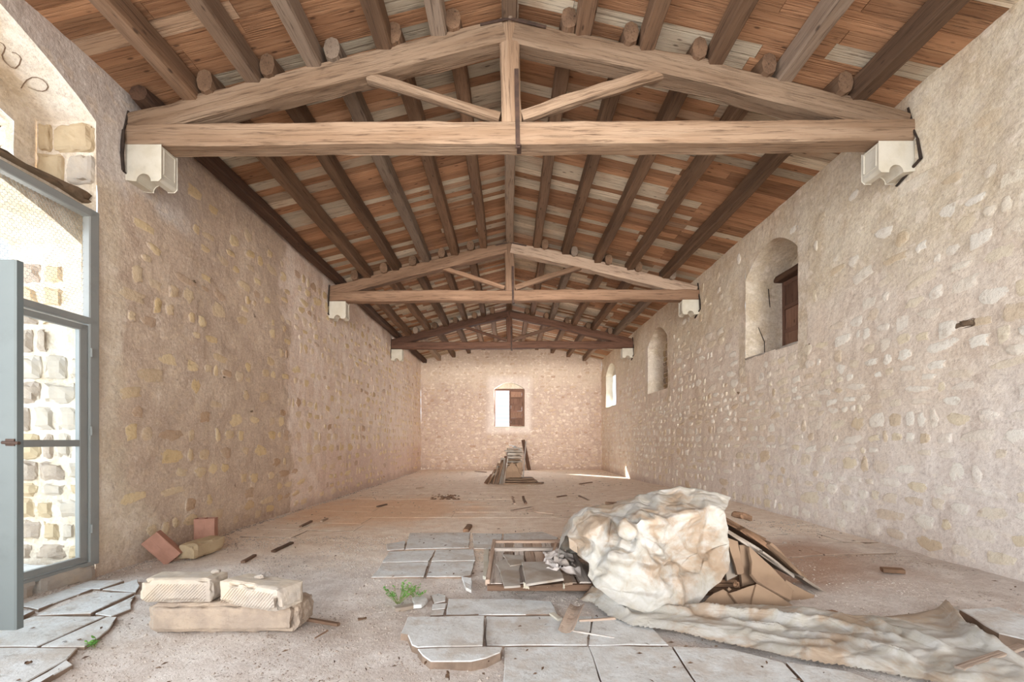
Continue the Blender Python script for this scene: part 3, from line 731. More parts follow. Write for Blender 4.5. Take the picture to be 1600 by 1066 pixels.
# ---------------------------------------------------------------- trusses
NTH = ('first', 'second', 'third')
def truss(i, ty, mat):
    t = empty('roof_truss', (0, ty, 4.77), ('pale sun-bleached oak king-post truss nearest the viewer', 'mid-brown oak king-post truss, the middle one of the three', 'dark brown oak king-post truss nearest the far end wall')[i], 'roof truss', 'oak roof trusses')
    yc = ty+.125; dz = (0, .0, .02)[i]
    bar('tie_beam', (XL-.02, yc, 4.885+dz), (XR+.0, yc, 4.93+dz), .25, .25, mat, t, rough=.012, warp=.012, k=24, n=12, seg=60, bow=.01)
    for s in (-1, 1):
        e = XL+.02 if s < 0 else XR-.06; zt = rafter(e); th = .26
        bar('principal_rafter', (e, yc, zt-.11+(.0 if s < 0 else -.02)), (s*.06, yc, 6.2-th/2+.0), .24, th, mat, t, rough=.014, warp=.014, k=20, n=12, seg=40, bow=.03 if s > 0 else .02)
    bar('king_post', (0.035, yc, 4.99), (.0, yc, 6.21), .22, .21, mat, t, up=(0, 1, 0), rough=.012, k=20, n=12, seg=14)
    bar('strut', (-.10, yc-.02, 5.13), (-1.60, yc-.02, 5.60), .12, .11, mat, t, rough=.012, warp=.02, k=3, seg=14)
    bar('strut', (.15, yc-.02, 5.11), (1.78, yc-.02, 5.64), .14, .13, mat, t, rough=.015, warp=.025, k=3, seg=14)
    bar('iron_strap', (.10, ty-.012, 4.72), (.085, ty-.012, 5.60), .05, .014, M_IRON, t, up=(0, 1, 0), seg=4, k=24)
    bar('iron_strap', (.12, yc, 4.742), (.12, yc-.16, 4.742), .05, .014, M_IRON, t, seg=2, k=24)
    bar('iron_cramp', (-.32, ty-.01, 6.10), (.0, ty-.012, 6.17), .012, .03, M_IRON, t, seg=4, k=6)
    bar('iron_cramp', (.0, ty-.012, 6.17), (.42, ty-.01, 6.08), .012, .03, M_IRON, t, seg=4, k=6)
    for s, e in ((-1, 'left'), (1, 'right')):
        corbel(i, ty, s, e)
def corbel(i, ty, s, side):
    xw = XL if s < 0 else XR; top = 4.76 if s < 0 else 4.80; dp, L, H = .25, .40, .40 if s < 0 else .34
    n = 12; prof = [(-.06, 0), (L, 0), (L, -H+.03), (L-.03, -H)]
    c, r = L*.52, .085
    prof += [(c+r+.02, -H)]+[(c+r*math.cos(math.pi*k/n), -H+r*math.sin(math.pi*k/n)) for k in range(n+1)]+[(c-r-.02, -H), (-.06, -H+.02)]
    m = len(prof); V = [(xw-s*p, ty, top+z) for p, z in prof]+[(xw-s*p, ty+dp, top+z) for p, z in prof]
    bm = bmesh.new(); vs = [bm.verts.new(v) for v in V]
    bm.faces.new(vs[:m]); bm.faces.new(vs[m:][::-1])
    for k in range(m): bm.faces.new((vs[k], vs[(k+1) % m], vs[m+(k+1) % m], vs[m+k]))
    bm.normal_update()
    bmesh.ops.bevel(bm, geom=[e for e in bm.edges if e.calc_face_angle(0) > .5], offset=.006, segments=1, affect='EDGES')
    look = (('white cut-stone corbel with a rounded notch under the %s end of the nearest truss', 'cream stone corbel under the %s end of the middle truss', 'small pale stone corbel under the %s end of the truss by the far wall')[i]) % side
    ro = empty('stone_corbel', (xw, ty+.12, top-.35), look, 'corbel', 'stone corbels carrying the trusses')
    link('corbel_body', bm_mesh('corbel_body', bm), M_LIME, ro)
    xe = xw-s*(L+.001)                               # raised border of the end face
    for (y0, z0, y1, z1) in ((.03, -.03, dp-.03, -.03), (.03, -H+.09, dp-.03, -H+.09), (.04, -.03, .04, -H+.09), (dp-.04, -.03, dp-.04, -H+.09)):
        bar('moulding', (xe, ty+y0, top+z0), (xe, ty+y1, top+z1), .014, .014, M_LIME, ro, seg=1, n=8)
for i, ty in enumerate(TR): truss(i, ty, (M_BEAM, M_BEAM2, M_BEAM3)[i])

# ---------------------------------------------------------------- purlins
BAYS = [([-3.59, -2.87, -2.19, -1.40, -.79, 0, .84, 1.556, 2.32, 3.10, 3.93], Y0, TR[0]+.26),
        ([-4.12, -3.39, -2.69, -1.97, -1.29, -.61, 0.02, .67, 1.36, 2.13, 2.90, 3.75], TR[0]-.04, TR[1]+.22),
        ([-4.13, -3.67, -2.98, -2.30, -1.60, -.92, 0.0, .86, 1.56, 2.38, 3.10, 3.90], TR[1]-.05, TR[2]+.22),
        ([-4.12, -3.40, -2.70, -1.95, -1.25, -.6, 0.02, .67, 1.36, 2.13, 2.90, 3.70], TR[2]-.05, YB+.0)]
ORD = ['first', 'second', 'third', 'fourth', 'fifth', 'sixth']
BN = ['in the bay in front of the nearest truss', 'between the nearest and the middle truss', 'between the middle and the farthest truss', 'between the farthest truss and the end wall']
for bi, (xs_, ya, yb) in enumerate(BAYS):
    nl = [x for x in xs_ if x < -.3 and x > -4.05]; nr = [x for x in xs_ if x > .3]
    for x in xs_:
        h = roof(x)-rafter(x)+.004; w = .165+.02*R.random(); plate = x < -4.05
        if plate: h = .17; w = .2
        if abs(x) < .3: lab = 'ridge beam along the middle of the roof '+BN[bi]; nm = 'ridge_beam'
        elif plate: lab = 'dark wall plate topping the left wall '+BN[bi]; nm = 'wall_plate'
        elif x < 0: lab = ORD[nl.index(x)]+' sloping-roof purlin from the left wall '+BN[bi]; nm = 'purlin'
        else: lab = ORD[nr[::-1].index(x)]+' sloping-roof purlin from the right wall '+BN[bi]; nm = 'purlin'
        lab = lab.replace('sloping-roof ', '')
        mt = M_PLATE if plate else M_PURLIN
        zc = roof(x)-h/2-.002-(.03 if abs(x) < .1 else 0)
        o = bar(nm, (x, ya, zc), (x, yb, zc), w, h, mt, k=24, n=12, k0=(2.2 if bi else None), rough=.006, warp=.012, seg=30)
        tag(o, lab, 'roof beam', 'roof beams '+BN[bi])

# ---------------------------------------------------------------- glazed steel door in the recess
XD = XL-.02
d1 = empty('door_1', (XD, 3.9, .16), 'grey steel glazed door screen in the arched opening of the left wall', kind='structure')
def fb(name, y0, z0, y1, z1, w, th=.06, par=None, x=XD, mat=M_FRAME):
    return bar(name, (x, y0, z0), (x, y1, z1), th, w, mat, par or d1, up=(0, 0, 1) if abs(z1-z0) < abs(y1-y0) else (0, 1, 0), seg=2, n=12, k=30, rough=0, warp=0) if abs(z1-z0) < abs(y1-y0) else \
           bar(name, (x, y0, z0), (x, y1, z1), w, th, mat, par or d1, up=(1, 0, 0), seg=2, n=12, k=30, rough=0, warp=0)
fb('frame_jamb', 4.705, .165, 4.705, 3.82, .115, .08); fb('frame_jamb', 1.15, .165, 1.15, 3.82, .085, .08)
fb('frame_head', 1.12, 3.78, 4.73, 3.78, .085, .08); fb('frame_transom', 1.12, 2.67, 4.73, 2.67, .07, .08)
fb('frame_threshold', 1.12, .185, 4.73, .185, .04, .08)
fb('door_stile', 4.60, .21, 4.60, 2.62, .09, .05, x=XD+.0); fb('door_stile', 2.98, .21, 2.98, 2.62, .10, .05)
fb('door_rail', 2.94, 2.59, 4.64, 2.59, .06, .05); fb('door_rail', 2.94, .245, 4.64, .245, .06, .05); fb('door_rail', 2.94, 1.42, 4.64, 1.42, .065, .045)
for z0, z1 in ((.27, 1.39), (1.45, 2.56)):
    p = bar('glass_pane', (XD-.005, 3.03, (z0+z1)/2), (XD-.005, 4.56, (z0+z1)/2), .006, z1-z0, M_GLASS, d1, seg=1, n=4, k=40, rough=0, warp=0)
    me = p.data; L = 4.56-3.03; hh = (z1-z0)/2
    p.data = mesh('glass_pane', [(0, -.003, -hh), (L, -.003, -hh), (L, -.003, hh), (0, -.003, hh), (0, .003, -hh), (L, .003, -hh), (L, .003, hh), (0, .003, hh)], [(0, 1, 2, 3), (7, 6, 5, 4), (0, 4, 5, 1), (1, 5, 6, 2), (2, 6, 7, 3), (3, 7, 4, 0)])
    p.data.materials.append(M_GLASS)
for z in (.5, 1.5, 2.3): bar('hinge', (XD+.05, 4.655, z), (XD+.05, 4.655, z+.09), .022, .022, M_FRAME, d1, up=(1, 0, 0), seg=1, n=8)
# hexagonal wire netting in the upper light
items = []; a = .021; hx = a*math.sqrt(3)
def strand(y0, z0, y1, z1, r=.0011):
    dx, dz = y1-y0, z1-z0; L = math.hypot(dx, dz); px, pz = -dz/L*r, dx/L*r; x = XD-.01
    items.append(([(x-r, y0, z0), (x+r, y0+px, z0+pz), (x+r, y0-px, z0-pz), (x-r, y1, z1), (x+r, y1+px, z1+pz), (x+r, y1-px, z1-pz)], [(0, 1, 4, 3), (1, 2, 5, 4), (2, 0, 3, 5)]))
j = 0; z = 2.72
while z < 3.73:
    y = 3.0+(hx/2 if j % 2 else 0)
    while y < 4.62:
        strand(y, z, y, z+a); strand(y, z+a, y+hx/2, z+1.5*a); strand(y, z+a, y-hx/2, z+1.5*a); y += hx
    z += 1.5*a; j += 1
tag(joined('wire_netting', items, M_WIRE, d1), kind='stuff')
# the other leaf, swung open into the room
d2 = empty('door_2', (XL, 2.89, .24), 'open grey steel door leaf with a bolt, at the left edge', kind='structure')
YD = 2.92; xa, xb = XL+.03, -3.135
def lb(name, x0, z0, x1, z1, w, th=.05):
    vert = abs(z1-z0) > abs(x1-x0)
    return bar(name, (x0, YD, z0), (x1, YD, z1), w if vert else th, th if vert else w, M_FRAME_DARKENED, d2, up=(0, 1, 0) if vert else (0, 0, 1), seg=2, n=12, k=30, rough=0, warp=0)
lb('leaf_stile', xb-.07, .24, xb-.07, 2.60, .14); lb('leaf_stile', xa+.05, .24, xa+.05, 2.60, .10)
for z in (.28, 1.42, 2.56): lb('leaf_rail', xa+.1, z, xb-.12, z, .08)
for z0, z1 in ((.32, 1.38), (1.46, 2.52)):
    V = [(x, YD+t, z) for t in (-.003, .003) for x, z in ((xa+.1, z0), (xb-.13, z0), (xb-.13, z1), (xa+.1, z1))]
    link('glass_pane', mesh('glass_pane', V, [(0, 1, 2, 3), (7, 6, 5, 4), (0, 4, 5, 1), (1, 5, 6, 2), (2, 6, 7, 3), (3, 7, 4, 0)]), M_GLASS, d2)
bar('bolt', (xb-.075, YD-.035, 1.435), (xb+.03, YD-.035, 1.43), .02, .02, M_IRON, d2, seg=2, n=8); bar('bolt_plate', (xb-.06, YD-.028, 1.43), (xb-.005, YD-.028, 1.43), .008, .045, M_IRON, d2, seg=1, n=8, k=24)

# ---------------------------------------------------------------- blocks and bricks at the left
b0 = block('stone_block', (1.13, .32, .225), TRS((-2.155, 3.57, -.005), .01), M_ROUGH, rough=.016, cuts=18, chip=.05, rnd=.025)
tag(b0, 'long rough limestone block lying on the ground under two smaller blocks', 'stone block', 'limestone blocks at the left')
def tooled(dims, M, label, seed, dirn=1):
    ro = empty('stone_block', M.translation, label, 'stone block', 'limestone blocks at the left')
    block('block_body', dims, M, M_STONE, ro, rough=.006, cuts=16, chip=.045, seed=seed, rnd=.012)
    items = []; dx, dy, dz = dims; n = 20
    for k in range(n):                               # slanting chisel ridges on the front face
        x = -dx/2+.03+(dx-.06)*k/n; run = min(dz-.05, dx/2-.03-x)
        if run < .02: continue
        z0, z1 = .02, .02+run*.95; r = .0022
        P = [(x-r, z0), (x+r, z0), (x+run*.95+r, z1), (x+run*.95-r, z1)]
        items.append(([(a_, -dy/2-.0005, b_) for a_, b_ in P]+[((P[0][0]+P[1][0])/2, -dy/2-.006, z0), ((P[2][0]+P[3][0])/2, -dy/2-.006, z1)], [(0, 4, 5, 3), (4, 1, 2, 5)]))
    tag(joined('chisel_marks', items, M_STONE, ro, M), kind='stuff')
tooled((.545, .24, .185), TRS((-2.51, 3.53, .222), .0), 'pale chisel-marked block on the left end of the long rough block', 4)
tooled((.60, .25, .18), TRS((-1.86, 3.42, .222), -.375), 'broken chisel-marked block turned askew on the right end of the long rough block', 9)
block_c = block('stone_chip', (.085, .06, .045), TRS((-2.27, 3.53, .408), .2), M_LAUZE2, cuts=4, rough=.012); tag(block_c, 'small grey stone chip on top of the left chisel-marked block', 'stone chip')
p = block('stone_chip', (.10, .07, .04), TRS((-1.87, 3.43, .402), -.3), M_LAUZE2, cuts=4, rough=.012); tag(p, 'flat grey stone chip on top of the askew block', 'stone chip')
g = gz(-3.9, 5.5)
p = block('stone_block', (.22, .56, .185), TRS((-3.81, 5.66, g-.005), -.06), M_YELLOW, rough=.006, cuts=8, chip=.03)
tag(p, 'yellow squared limestone block by the left wall between two terracotta bricks', 'stone block')
def hollow_brick(dims, M, label):
    ro = empty('hollow_brick', M.translation, label, 'brick'); dx, dy, dz = dims; n = 2
    t = .014
    # walls, web and end rims of an extruded hollow brick, its cells running along Z
    for k in range(3): link('brick_web', boxmesh(t, dy, dz), M_BRICK, ro, M @ Matrix.Translation((-dx/2+t/2+(dx-t)*k/2, 0, dz/2)))
    for s in (-1, 1): link('brick_shell', boxmesh(dx-2*t+.02, t, dz-.002), M_BRICK, ro, M @ Matrix.Translation((0, s*(dy/2-t/2-.0005), dz/2)))
    return ro
def boxmesh(a, b, c):
    bm = bmesh.new(); bmesh.ops.create_cube(bm, size=1); bmesh.ops.scale(bm, vec=(a, b, c), verts=bm.verts)
    bmesh.ops.bevel(bm, geom=bm.edges[:], offset=min(a, b, c)*.2, segments=1, affect='EDGES'); return bm_mesh('box', bm)
hollow_brick((.20, .13, .36), TRS((-3.93, 5.36, g+.02), .35, 0, -.72), 'terracotta hollow brick tipped against the foot of the left wall')
hollow_brick((.24, .12, .27), TRS((-3.98, 5.98, g+.12), .25, .0, .0), 'terracotta hollow brick standing behind the yellow block')
p = block('stone_block', (.3, .25, .14), TRS((-3.98, 6.02, g-.01), .1), M_ROUGH, cuts=5); tag(p, 'low rough stone under the standing terracotta brick', 'stone block')

# ---------------------------------------------------------------- pile of stone tiles under the sheet
def tile_from(name, px, dt, db, mat, label, th=.03, grp='stone tiles of the covered pile'):
    """px outline; the tile leans back, depth db at its lowest and dt at its highest point."""
    y0, y1 = min(y for _, y in px), max(y for _, y in px)
    pts = [PD(x, y, db+(dt-db)*(y1-y)/(y1-y0)) for x, y in px]
    nr = (pts[1]-pts[0]).cross(pts[2]-pts[0]).normalized()
    if nr.y < 0: nr = -nr
    o = prism(name, pts, nr*th, mat, jit=.005, seg=.06, bevel=.004); return tag(o, label, 'stone tile', grp)
tile_from('stone_tile', [(1170, 854), (1205, 885), (1240, 922), (1236, 938), (1210, 924), (1183, 908), (1173, 896), (1175, 878)], 4.06, 3.80, M_LAUZE, 'large brown stone tile leaning in the middle of the open side of the pile')
tile_from('stone_tile', [(1228, 906), (1274, 931), (1264, 958), (1238, 941), (1220, 925)], 4.0, 3.84, M_LAUZE, 'square-cornered brown stone tile at the right foot of the pile')
tile_from('stone_tile', [(1182, 912), (1220, 933), (1256, 958), (1172, 958)], 3.88, 3.73, M_LAUZE, 'triangular brown stone tile standing on the ground at the pile\'s front')
tile_from('stone_tile', [(1140, 927), (1182, 913), (1173, 958), (1162, 958)], 3.90, 3.76, M_LAUZE, 'wedge-shaped brown tile between two others at the foot of the pile')
tile_from('stone_tile', [(1100, 940), (1116, 927), (1130, 921), (1141, 928), (1162, 959), (1080, 962)], 3.92, 3.78, M_LAUZE, 'rough-faced brown tile emerging from the hem of the sheet')
tile_from('stone_tile', [(1136, 840), (1153, 846), (1163, 895), (1160, 898), (1152, 898)], 4.12, 4.0, M_LAUZE, 'narrow upright brown tile next to the sheet\'s right edge', .04)
tile_from('stone_tile', [(1155, 852), (1170, 852), (1178, 873), (1177, 905), (1180, 913), (1159, 917)], 4.14, 4.02, M_LAUZE, 'upright brown tile half hidden behind the large leaning tile', .04)
tile_from('stone_tile', [(1130, 868), (1142, 868), (1153, 900), (1136, 908)], 4.16, 4.08, M_LAUZE2, 'thin sliver of tile behind the sheet\'s right edge', .03)
p = block('stone_chip', (.07, .08, .08), TRS(PD(1150, 920, 3.98), .3), M_EDGE, cuts=4, rough=.01); tag(p, 'small brown cube of stone wedged in the middle of the pile', 'stone chip')
p = block('stone_chip', (.06, .06, .055), TRS(PD(1139, 926, 3.94), .8), M_LAUZE, cuts=4, rough=.01, rnd=.02); tag(p, 'small rounded stone beside the sheet low in the pile', 'stone chip')
p = block('stone_chip', (.12, .09, .05), TRS(PG(1298, 966)+Vector((0, 0, .012)), .2), M_EDGE, cuts=4, rough=.01); tag(p, 'small brown lump of stone under the long grey tile', 'stone chip')
def edge_tile(a, b, t, D, w, mat, label, tw=0):
    p0, p1 = PD(*a, D), PD(*b, D+tw); th = t*D/F
    up = Vector((0, 1, 0))
    p0.y += w/2; p1.y += w/2
    o = bar('stone_tile', p0, p1, w, th, mat, k=7, n=12, seg=9, rough=.01, warp=.012)
    return tag(o, label, 'stone tile', 'stone tiles of the covered pile')
edge_tile((1134, 813), (1193, 846), 9, 4.13, .5, M_EDGE, 'topmost rusty-edged tile on the slope right of the sheet')
edge_tile((1160, 829), (1216, 868), 8, 4.08, .5, M_EDGE, 'orange-edged tile below the topmost one on the slope', .02)
edge_tile((1200, 851), (1259, 905), 9, 4.05, .45, M_LAUZE, 'long brown tile lying on the outer slope of the pile', .02)
edge_tile((1137, 829), (1186, 862), 8, 4.10, .5, M_LAUZE2, 'pale grey-edged tile under the rusty ones next to the sheet')
edge_tile((1186, 863), (1241, 901), 6, 4.07, .45, M_LAUZE2, 'thin grey tile under the long brown tile of the slope')
edge_tile((1150, 826), (1180, 843), 6, 4.3, .4, M_EDGE, 'short rusty tile set back near the top of the slope')
edge_tile((1255, 904), (1290, 927), 5, 4.0, .3, M_LAUZE2, 'small grey tile sliding off the foot of the slope')
# the long tile resting on the ground at the right
pts = [PD(1262, 922, 4.05), PD(1290, 925, 4.2), PD(1330, 935, 4.15), PD(1368, 953, 3.85), PD(1366, 960, 3.76), PD(1345, 961, 3.72), PD(1300, 942, 3.86)]
tag(prism('stone_tile', pts[::-1], (0, .005, -.04), M_LAUZE2, jit=.008, seg=.07), 'long grey-white tile reaching from the pile down to the floor', 'stone tile', 'stone tiles of the covered pile')
p = tag(block('stone_chip', (.18, .14, .07), TRS(PD(1158, 812, 4.5), .5, .1, .2), M_EDGE, cuts=5, rough=.015), 'brown lump peeping out above the topmost tile', 'stone chip')
# hidden heart of the pile: tiles laid flat, only their dark edges glimpsed
core = []
q = random.Random(31); z = .03
while z < .80:
    t = q.uniform(.03, .05); k = z/.95
    core.append(([(x, y, zz) for zz in (z, z+t-.006) for x, y in ((1.05+.05*q.random(), 4.15+.02*q.random()+.25*k), (2.45-.85*k+.06*q.random(), 4.12+.25*k), (2.40-.8*k, 4.85-.1*k), (1.02, 4.9-.1*k))], [(3, 2, 1, 0), (4, 5, 6, 7), (0, 1, 5, 4), (1, 2, 6, 5), (2, 3, 7, 6), (3, 0, 4, 7)])); z += t
tag(joined('tile_stack', core, M_EDGE), 'stack of flat stone tiles making up the heart of the covered pile', 'stone stack', kind='stuff')

# the sheet: control points read off the folds, each at its own depth
CP = [(888, 838, 4.35), (896, 812, 4.42), (918, 793, 4.55), (960, 789, 4.6), (1000, 775, 4.6), (1030, 766, 4.6), (1062, 762, 4.55), (1090, 765, 4.5), (1112, 770, 4.45), (1143, 777, 4.42),
      (1138, 790, 4.28), (1131, 800, 4.12), (1136, 825, 4.09), (1137, 850, 4.05), (1141, 878, 4.02), (1126, 910, 3.92), (1105, 925, 3.86), (1088, 948, 3.78), (1062, 962, 3.68),
      (1040, 964, 3.66), (1005, 958, 3.66), (965, 945, 3.72), (930, 918, 3.88), (918, 900, 4.0), (922, 880, 4.02), (905, 868, 4.2), (890, 858, 4.28)]
IN = [(985, 828, 3.93), (1000, 797, 4.22), (1001, 812, 3.99), (1022, 818, 3.97), (1046, 846, 3.90), (1033, 800, 4.12), (1060, 806, 4.05), (1052, 786, 4.3), (1090, 800, 4.1), (1110, 790, 4.2),
      (1072, 832, 3.97), (1100, 830, 4.04), (1118, 835, 4.03), (1075, 868, 3.90), (1060, 885, 3.86), (1100, 862, 3.98), (1120, 880, 3.93), (1092, 900, 3.84), (1070, 930, 3.74), (1056, 905, 3.74), (1052, 890, 3.79),
      (1030, 862, 3.80), (1040, 880, 3.83), (1022, 850, 3.86), (1012, 868, 3.78), (1004, 840, 3.90), (990, 862, 3.83), (968, 858, 3.93), (975, 842, 3.97), (960, 872, 3.84), (940, 822, 4.12), (925, 810, 4.3), (955, 808, 4.28),
      (912, 838, 4.16), (930, 850, 4.05), (950, 846, 4.06), (905, 850, 4.24), (938, 870, 3.96), (935, 892, 3.92), (950, 898, 3.84), (975, 905, 3.77), (1000, 890, 3.76), (1020, 905, 3.72), (1035, 930, 3.68), (1000, 925, 3.72), (970, 925, 3.77), (985, 940, 3.72), (1048, 945, 3.70)]
pts = CP+IN; nb = len(CP)
import numpy as np
A_ = np.array([[1, x/100, y/100, x*x/1e4, x*y/1e4, y*y/1e4] for x, y, d in pts]); dd_ = np.array([d for *_, d in pts])
fit_ = A_ @ np.linalg.lstsq(A_, dd_, rcond=None)[0]
pts = [(x, y, float(f_+(d-f_)*(1.0 if i < nb else 2.1))) for i, ((x, y, d), f_) in enumerate(zip(pts, fit_))]
vo, eo, fo, *_ = delaunay_2d_cdt([Vector((x, y)) for x, y, d in pts], [(i, (i+1) % nb) for i in range(nb)], [], 1, 1e-5)
bm = bmesh.new(); vs = [bm.verts.new(PD(*pts[i])) for i in range(len(pts))]
near = lambda v: min(range(len(pts)), key=lambda i: (pts[i][0]-v.x)**2+(pts[i][1]-v.y)**2)
mp = [near(v) for v in vo]
for f in fo:
    t3 = [mp[i] for i in f]
    if len(set(t3)) == 3:
        try: bm.faces.new([vs[i] for i in t3])
        except ValueError: pass
# back of the sheet, falling behind the pile
topi = list(range(0, 10)); rows_ = [[vs[i] for i in topi]]
for k, (dy, zf) in enumerate(((.30, .93), (.55, .72), (.68, .30), (.85, .02))):
    row = []
    for i in topi:
        p = rows_[0][topi.index(i)].co; row.append(bm.verts.new((p.x+(.06*(k) if i > 7 else 0)-(.03*k if i < 2 else 0), p.y+dy*(.5 if i == 0 else 1)+.04*nz(p.x, k, 1, 4), max(.03, p.z*zf))))
    rows_.append(row)
for a_, b_ in zip(rows_, rows_[1:]):
    for i in range(len(topi)-1): bm.faces.new((a_[i], a_[i+1], b_[i+1], b_[i]))
bmesh.ops.triangulate(bm, faces=bm.faces[:])
bmesh.ops.subdivide_edges(bm, edges=bm.edges[:], cuts=1, use_grid_fill=True, smooth=.12)
bmesh.ops.subdivide_edges(bm, edges=bm.edges[:], cuts=7, use_grid_fill=True)
bmesh.ops.smooth_vert(bm, verts=bm.verts[:], factor=.5, use_axis_x=True, use_axis_y=True, use_axis_z=True)
bmesh.ops.recalc_face_normals(bm, faces=bm.faces); bm.normal_update()
def vor(x, y, z, s, o):
    return noise.voronoi(Vector((x*s+o, y*s+o, z*s-o)))[0][0]
CREASE = [([(985, 828), (1022, 850), (1052, 890), (1060, 925), (1063, 960)], .045), ([(985, 828), (1008, 862), (1030, 905), (1050, 945)], .03), ([(985, 828), (968, 858), (950, 880), (930, 892)], .035), ([(985, 828), (998, 856), (1006, 880)], .03),
          ([(1000, 798), (1040, 822), (1072, 858), (1100, 885)], .04), ([(985, 828), (1022, 814), (1046, 846), (1080, 880)], .03), ([(960, 870), (1010, 880), (1048, 890)], .04), ([(1062, 762), (1068, 800), (1100, 812), (1135, 806)], .02),
          ([(1000, 775), (990, 800), (985, 828)], .025), ([(890, 835), (912, 870), (925, 880)], .03), ([(935, 905), (975, 925), (1030, 940)], .03), ([(1090, 900), (1110, 870), (1138, 850)], .025), ([(1022, 818), (1060, 822), (1095, 800), (1128, 795)], .025), ([(1060, 885), (1085, 862), (1090, 835)], .025), ([(1070, 930), (1095, 905), (1135, 890)], .02), ([(918, 800), (945, 806), (985, 828)], .02)]
def crease_h(p):
    x, y = CX+p.x*F/p.y, CY-(p.z-EYE)*F/p.y; x += 4*nz(p.x, p.y, p.z, 9); y += 4*nz(p.z, p.y, p.x, 9); h = 0
    if p.y > 4.75: return 0
    for ps, a in CREASE:
        d = min(_segpx(x, y, *q0, *q1) for q0, q1 in zip(ps, ps[1:])); h += a*max(0, 1-d/9)**1.2-a*.35*max(0, 1-abs(d-13)/8)
    return h
def _segpx(x, y, ax, ay, bx, by):
    dx, dy = bx-ax, by-ay; t = max(0, min(1, ((x-ax)*dx+(y-ay)*dy)/(dx*dx+dy*dy))); return math.hypot(x-ax-dx*t, y-ay-dy*t)
nsum = sum((v.normal for v in bm.verts if v.co.y < 4.2), Vector()); FRONT = 1 if nsum.y < 0 else -1
def rid(x, y, z, s, o): return 1-abs(nz(x, y, z, s, o))*2.4
for v in bm.verts:
    p = v.co; w_ = Vector((p.x+.12*nz(p.x, p.y, p.z, 3, 4), p.y, p.z+.12*nz(p.x, p.y, p.z, 3, 9)))
    v.co = p+v.normal*(.036*vor(w_.x*.8+w_.z*.5, w_.y*.6, w_.z*.9-w_.x*.4, 3.2, 2)+.015*vor(w_.x, w_.y, w_.z*.7, 7.5, 5)+.007*vor(w_.x, w_.y, w_.z, 17, 7)-.02+.62*crease_h(p))*FRONT
sheet = empty('plastic_sheet', (1.3, 4.2, .0), 'crumpled whitish plastic sheet thrown over the tile pile and trailing on the floor', 'plastic sheet')
sheet_top = link('draped_sheet', bm_mesh('draped_sheet', bm), M_SHEET, sheet, smooth=True)
# trailing part: folds running over the floor
HEM = [(918, 900), (928, 912), (912, 935), (903, 944), (925, 950), (950, 968), (985, 984), (1040, 992), (1110, 1008), (1180, 1022), (1260, 1042), (1330, 1052), (1400, 1064), (1480, 1080), (1640, 1100), (1640, 1075), (1590, 1040), (1560, 1020), (1530, 1000), (1508, 975), (1500, 953), (1470, 955), (1430, 965), (1370, 970), (1320, 968), (1270, 957), (1200, 952), (1120, 955), (1062, 950), (1030, 945), (975, 930)]
hem = [PG(x, y) for x, y in HEM]
def inside(x, y):
    c = False; j = len(hem)-1
    for i in range(len(hem)):
        a_, b_ = hem[i], hem[j]
        if (a_.y > y) != (b_.y > y) and x < (b_.x-a_.x)*(y-a_.y)/(b_.y-a_.y)+a_.x: c = not c
        j = i
    return c
def seg_d(x, y, a_, b_):
    ab = (b_-a_).xy; t = max(0, min(1, (Vector((x, y))-a_.xy).dot(ab)/ab.length_squared)); c = a_.xy+ab*t
    return (Vector((x, y))-c).length
FOLDS = [([(1075, 966), (1150, 972), (1215, 975), (1265, 990)], .085, .07), ([(920, 935), (960, 955), (1020, 965), (1062, 972)], .07, .05), ([(1130, 985), (1160, 992), (1225, 1000)], .05, .045),
         ([(1470, 965), (1490, 990), (1530, 1020), (1600, 1050)], .10, .05), ([(1380, 985), (1430, 1005), (1480, 1030)], .05, .04), ([(1500, 985), (1560, 1030), (1620, 1060)], .07, .04),
         ([(1240, 1010), (1330, 1020), (1420, 1045)], .035, .035), ([(1280, 985), (1350, 1000), (1400, 1010)], .04, .04), ([(1180, 1010), (1230, 1020), (1290, 1025)], .035, .03), ([(920, 915), (945, 945), (985, 968)], .06, .035)]
FL = [([PG(*p) for p in ps], h, w) for ps, h, w in FOLDS]
bm = bmesh.new(); st = .016; vv = {}
x0, x1 = min(p.x for p in hem), max(p.x for p in hem); y0, y1 = min(p.y for p in hem), max(p.y for p in hem)
nx, ny = int((x1-x0)/st)+2, int((y1-y0)/st)+2
ins = {(i, j) for i in range(nx) for j in range(ny) if inside(x0+i*st, y0+j*st)}
def sheet_h(x, y):
    wx, wy = x+.10*nz(x, y, 0, 2.5, 3), y+.10*nz(x, y, 0, 2.5, 8)
    h = .004+.055*vor(wx*.45+wy*.35, wy*1.2-wx*.3, 0, 3.2, 1)**1.3+.028*vor(wx*.8, wy, 0, 8, 6)+.010*vor(wx, wy, 0, 19, 3)
    for ps, hh, w in FL:
        d = min(seg_d(wx, wy, a_, b_) for a_, b_ in zip(ps, ps[1:]))
        if d < w*2.2: h += hh*.8*max(0, 1-d/(w*1.5))**1.3
    dh = min(seg_d(x, y, a_, b_) for a_, b_ in zip(hem, hem[1:]+hem[:1]))
    h *= .25+.75*ss(0, .10, dh)
    return h+.018
for (i, j) in ins:
    x, y = x0+i*st+.006*nz(i, j, 0, .3), y0+j*st+.006*nz(i, j, 9, .3); vv[i, j] = bm.verts.new((x, y, max(gz(x, y), gn(x, y))+max(.01, sheet_h(x, y))))
for (i, j) in ins:
    if (i+1, j) in ins and (i+1, j+1) in ins and (i, j+1) in ins: bm.faces.new((vv[i, j], vv[i+1, j], vv[i+1, j+1], vv[i, j+1]))
for v in [v for v in bm.verts if not v.link_faces]: bm.verts.remove(v)
link('trailing_sheet', bm_mesh('trailing_sheet', bm), M_SHEET, sheet, smooth=True)

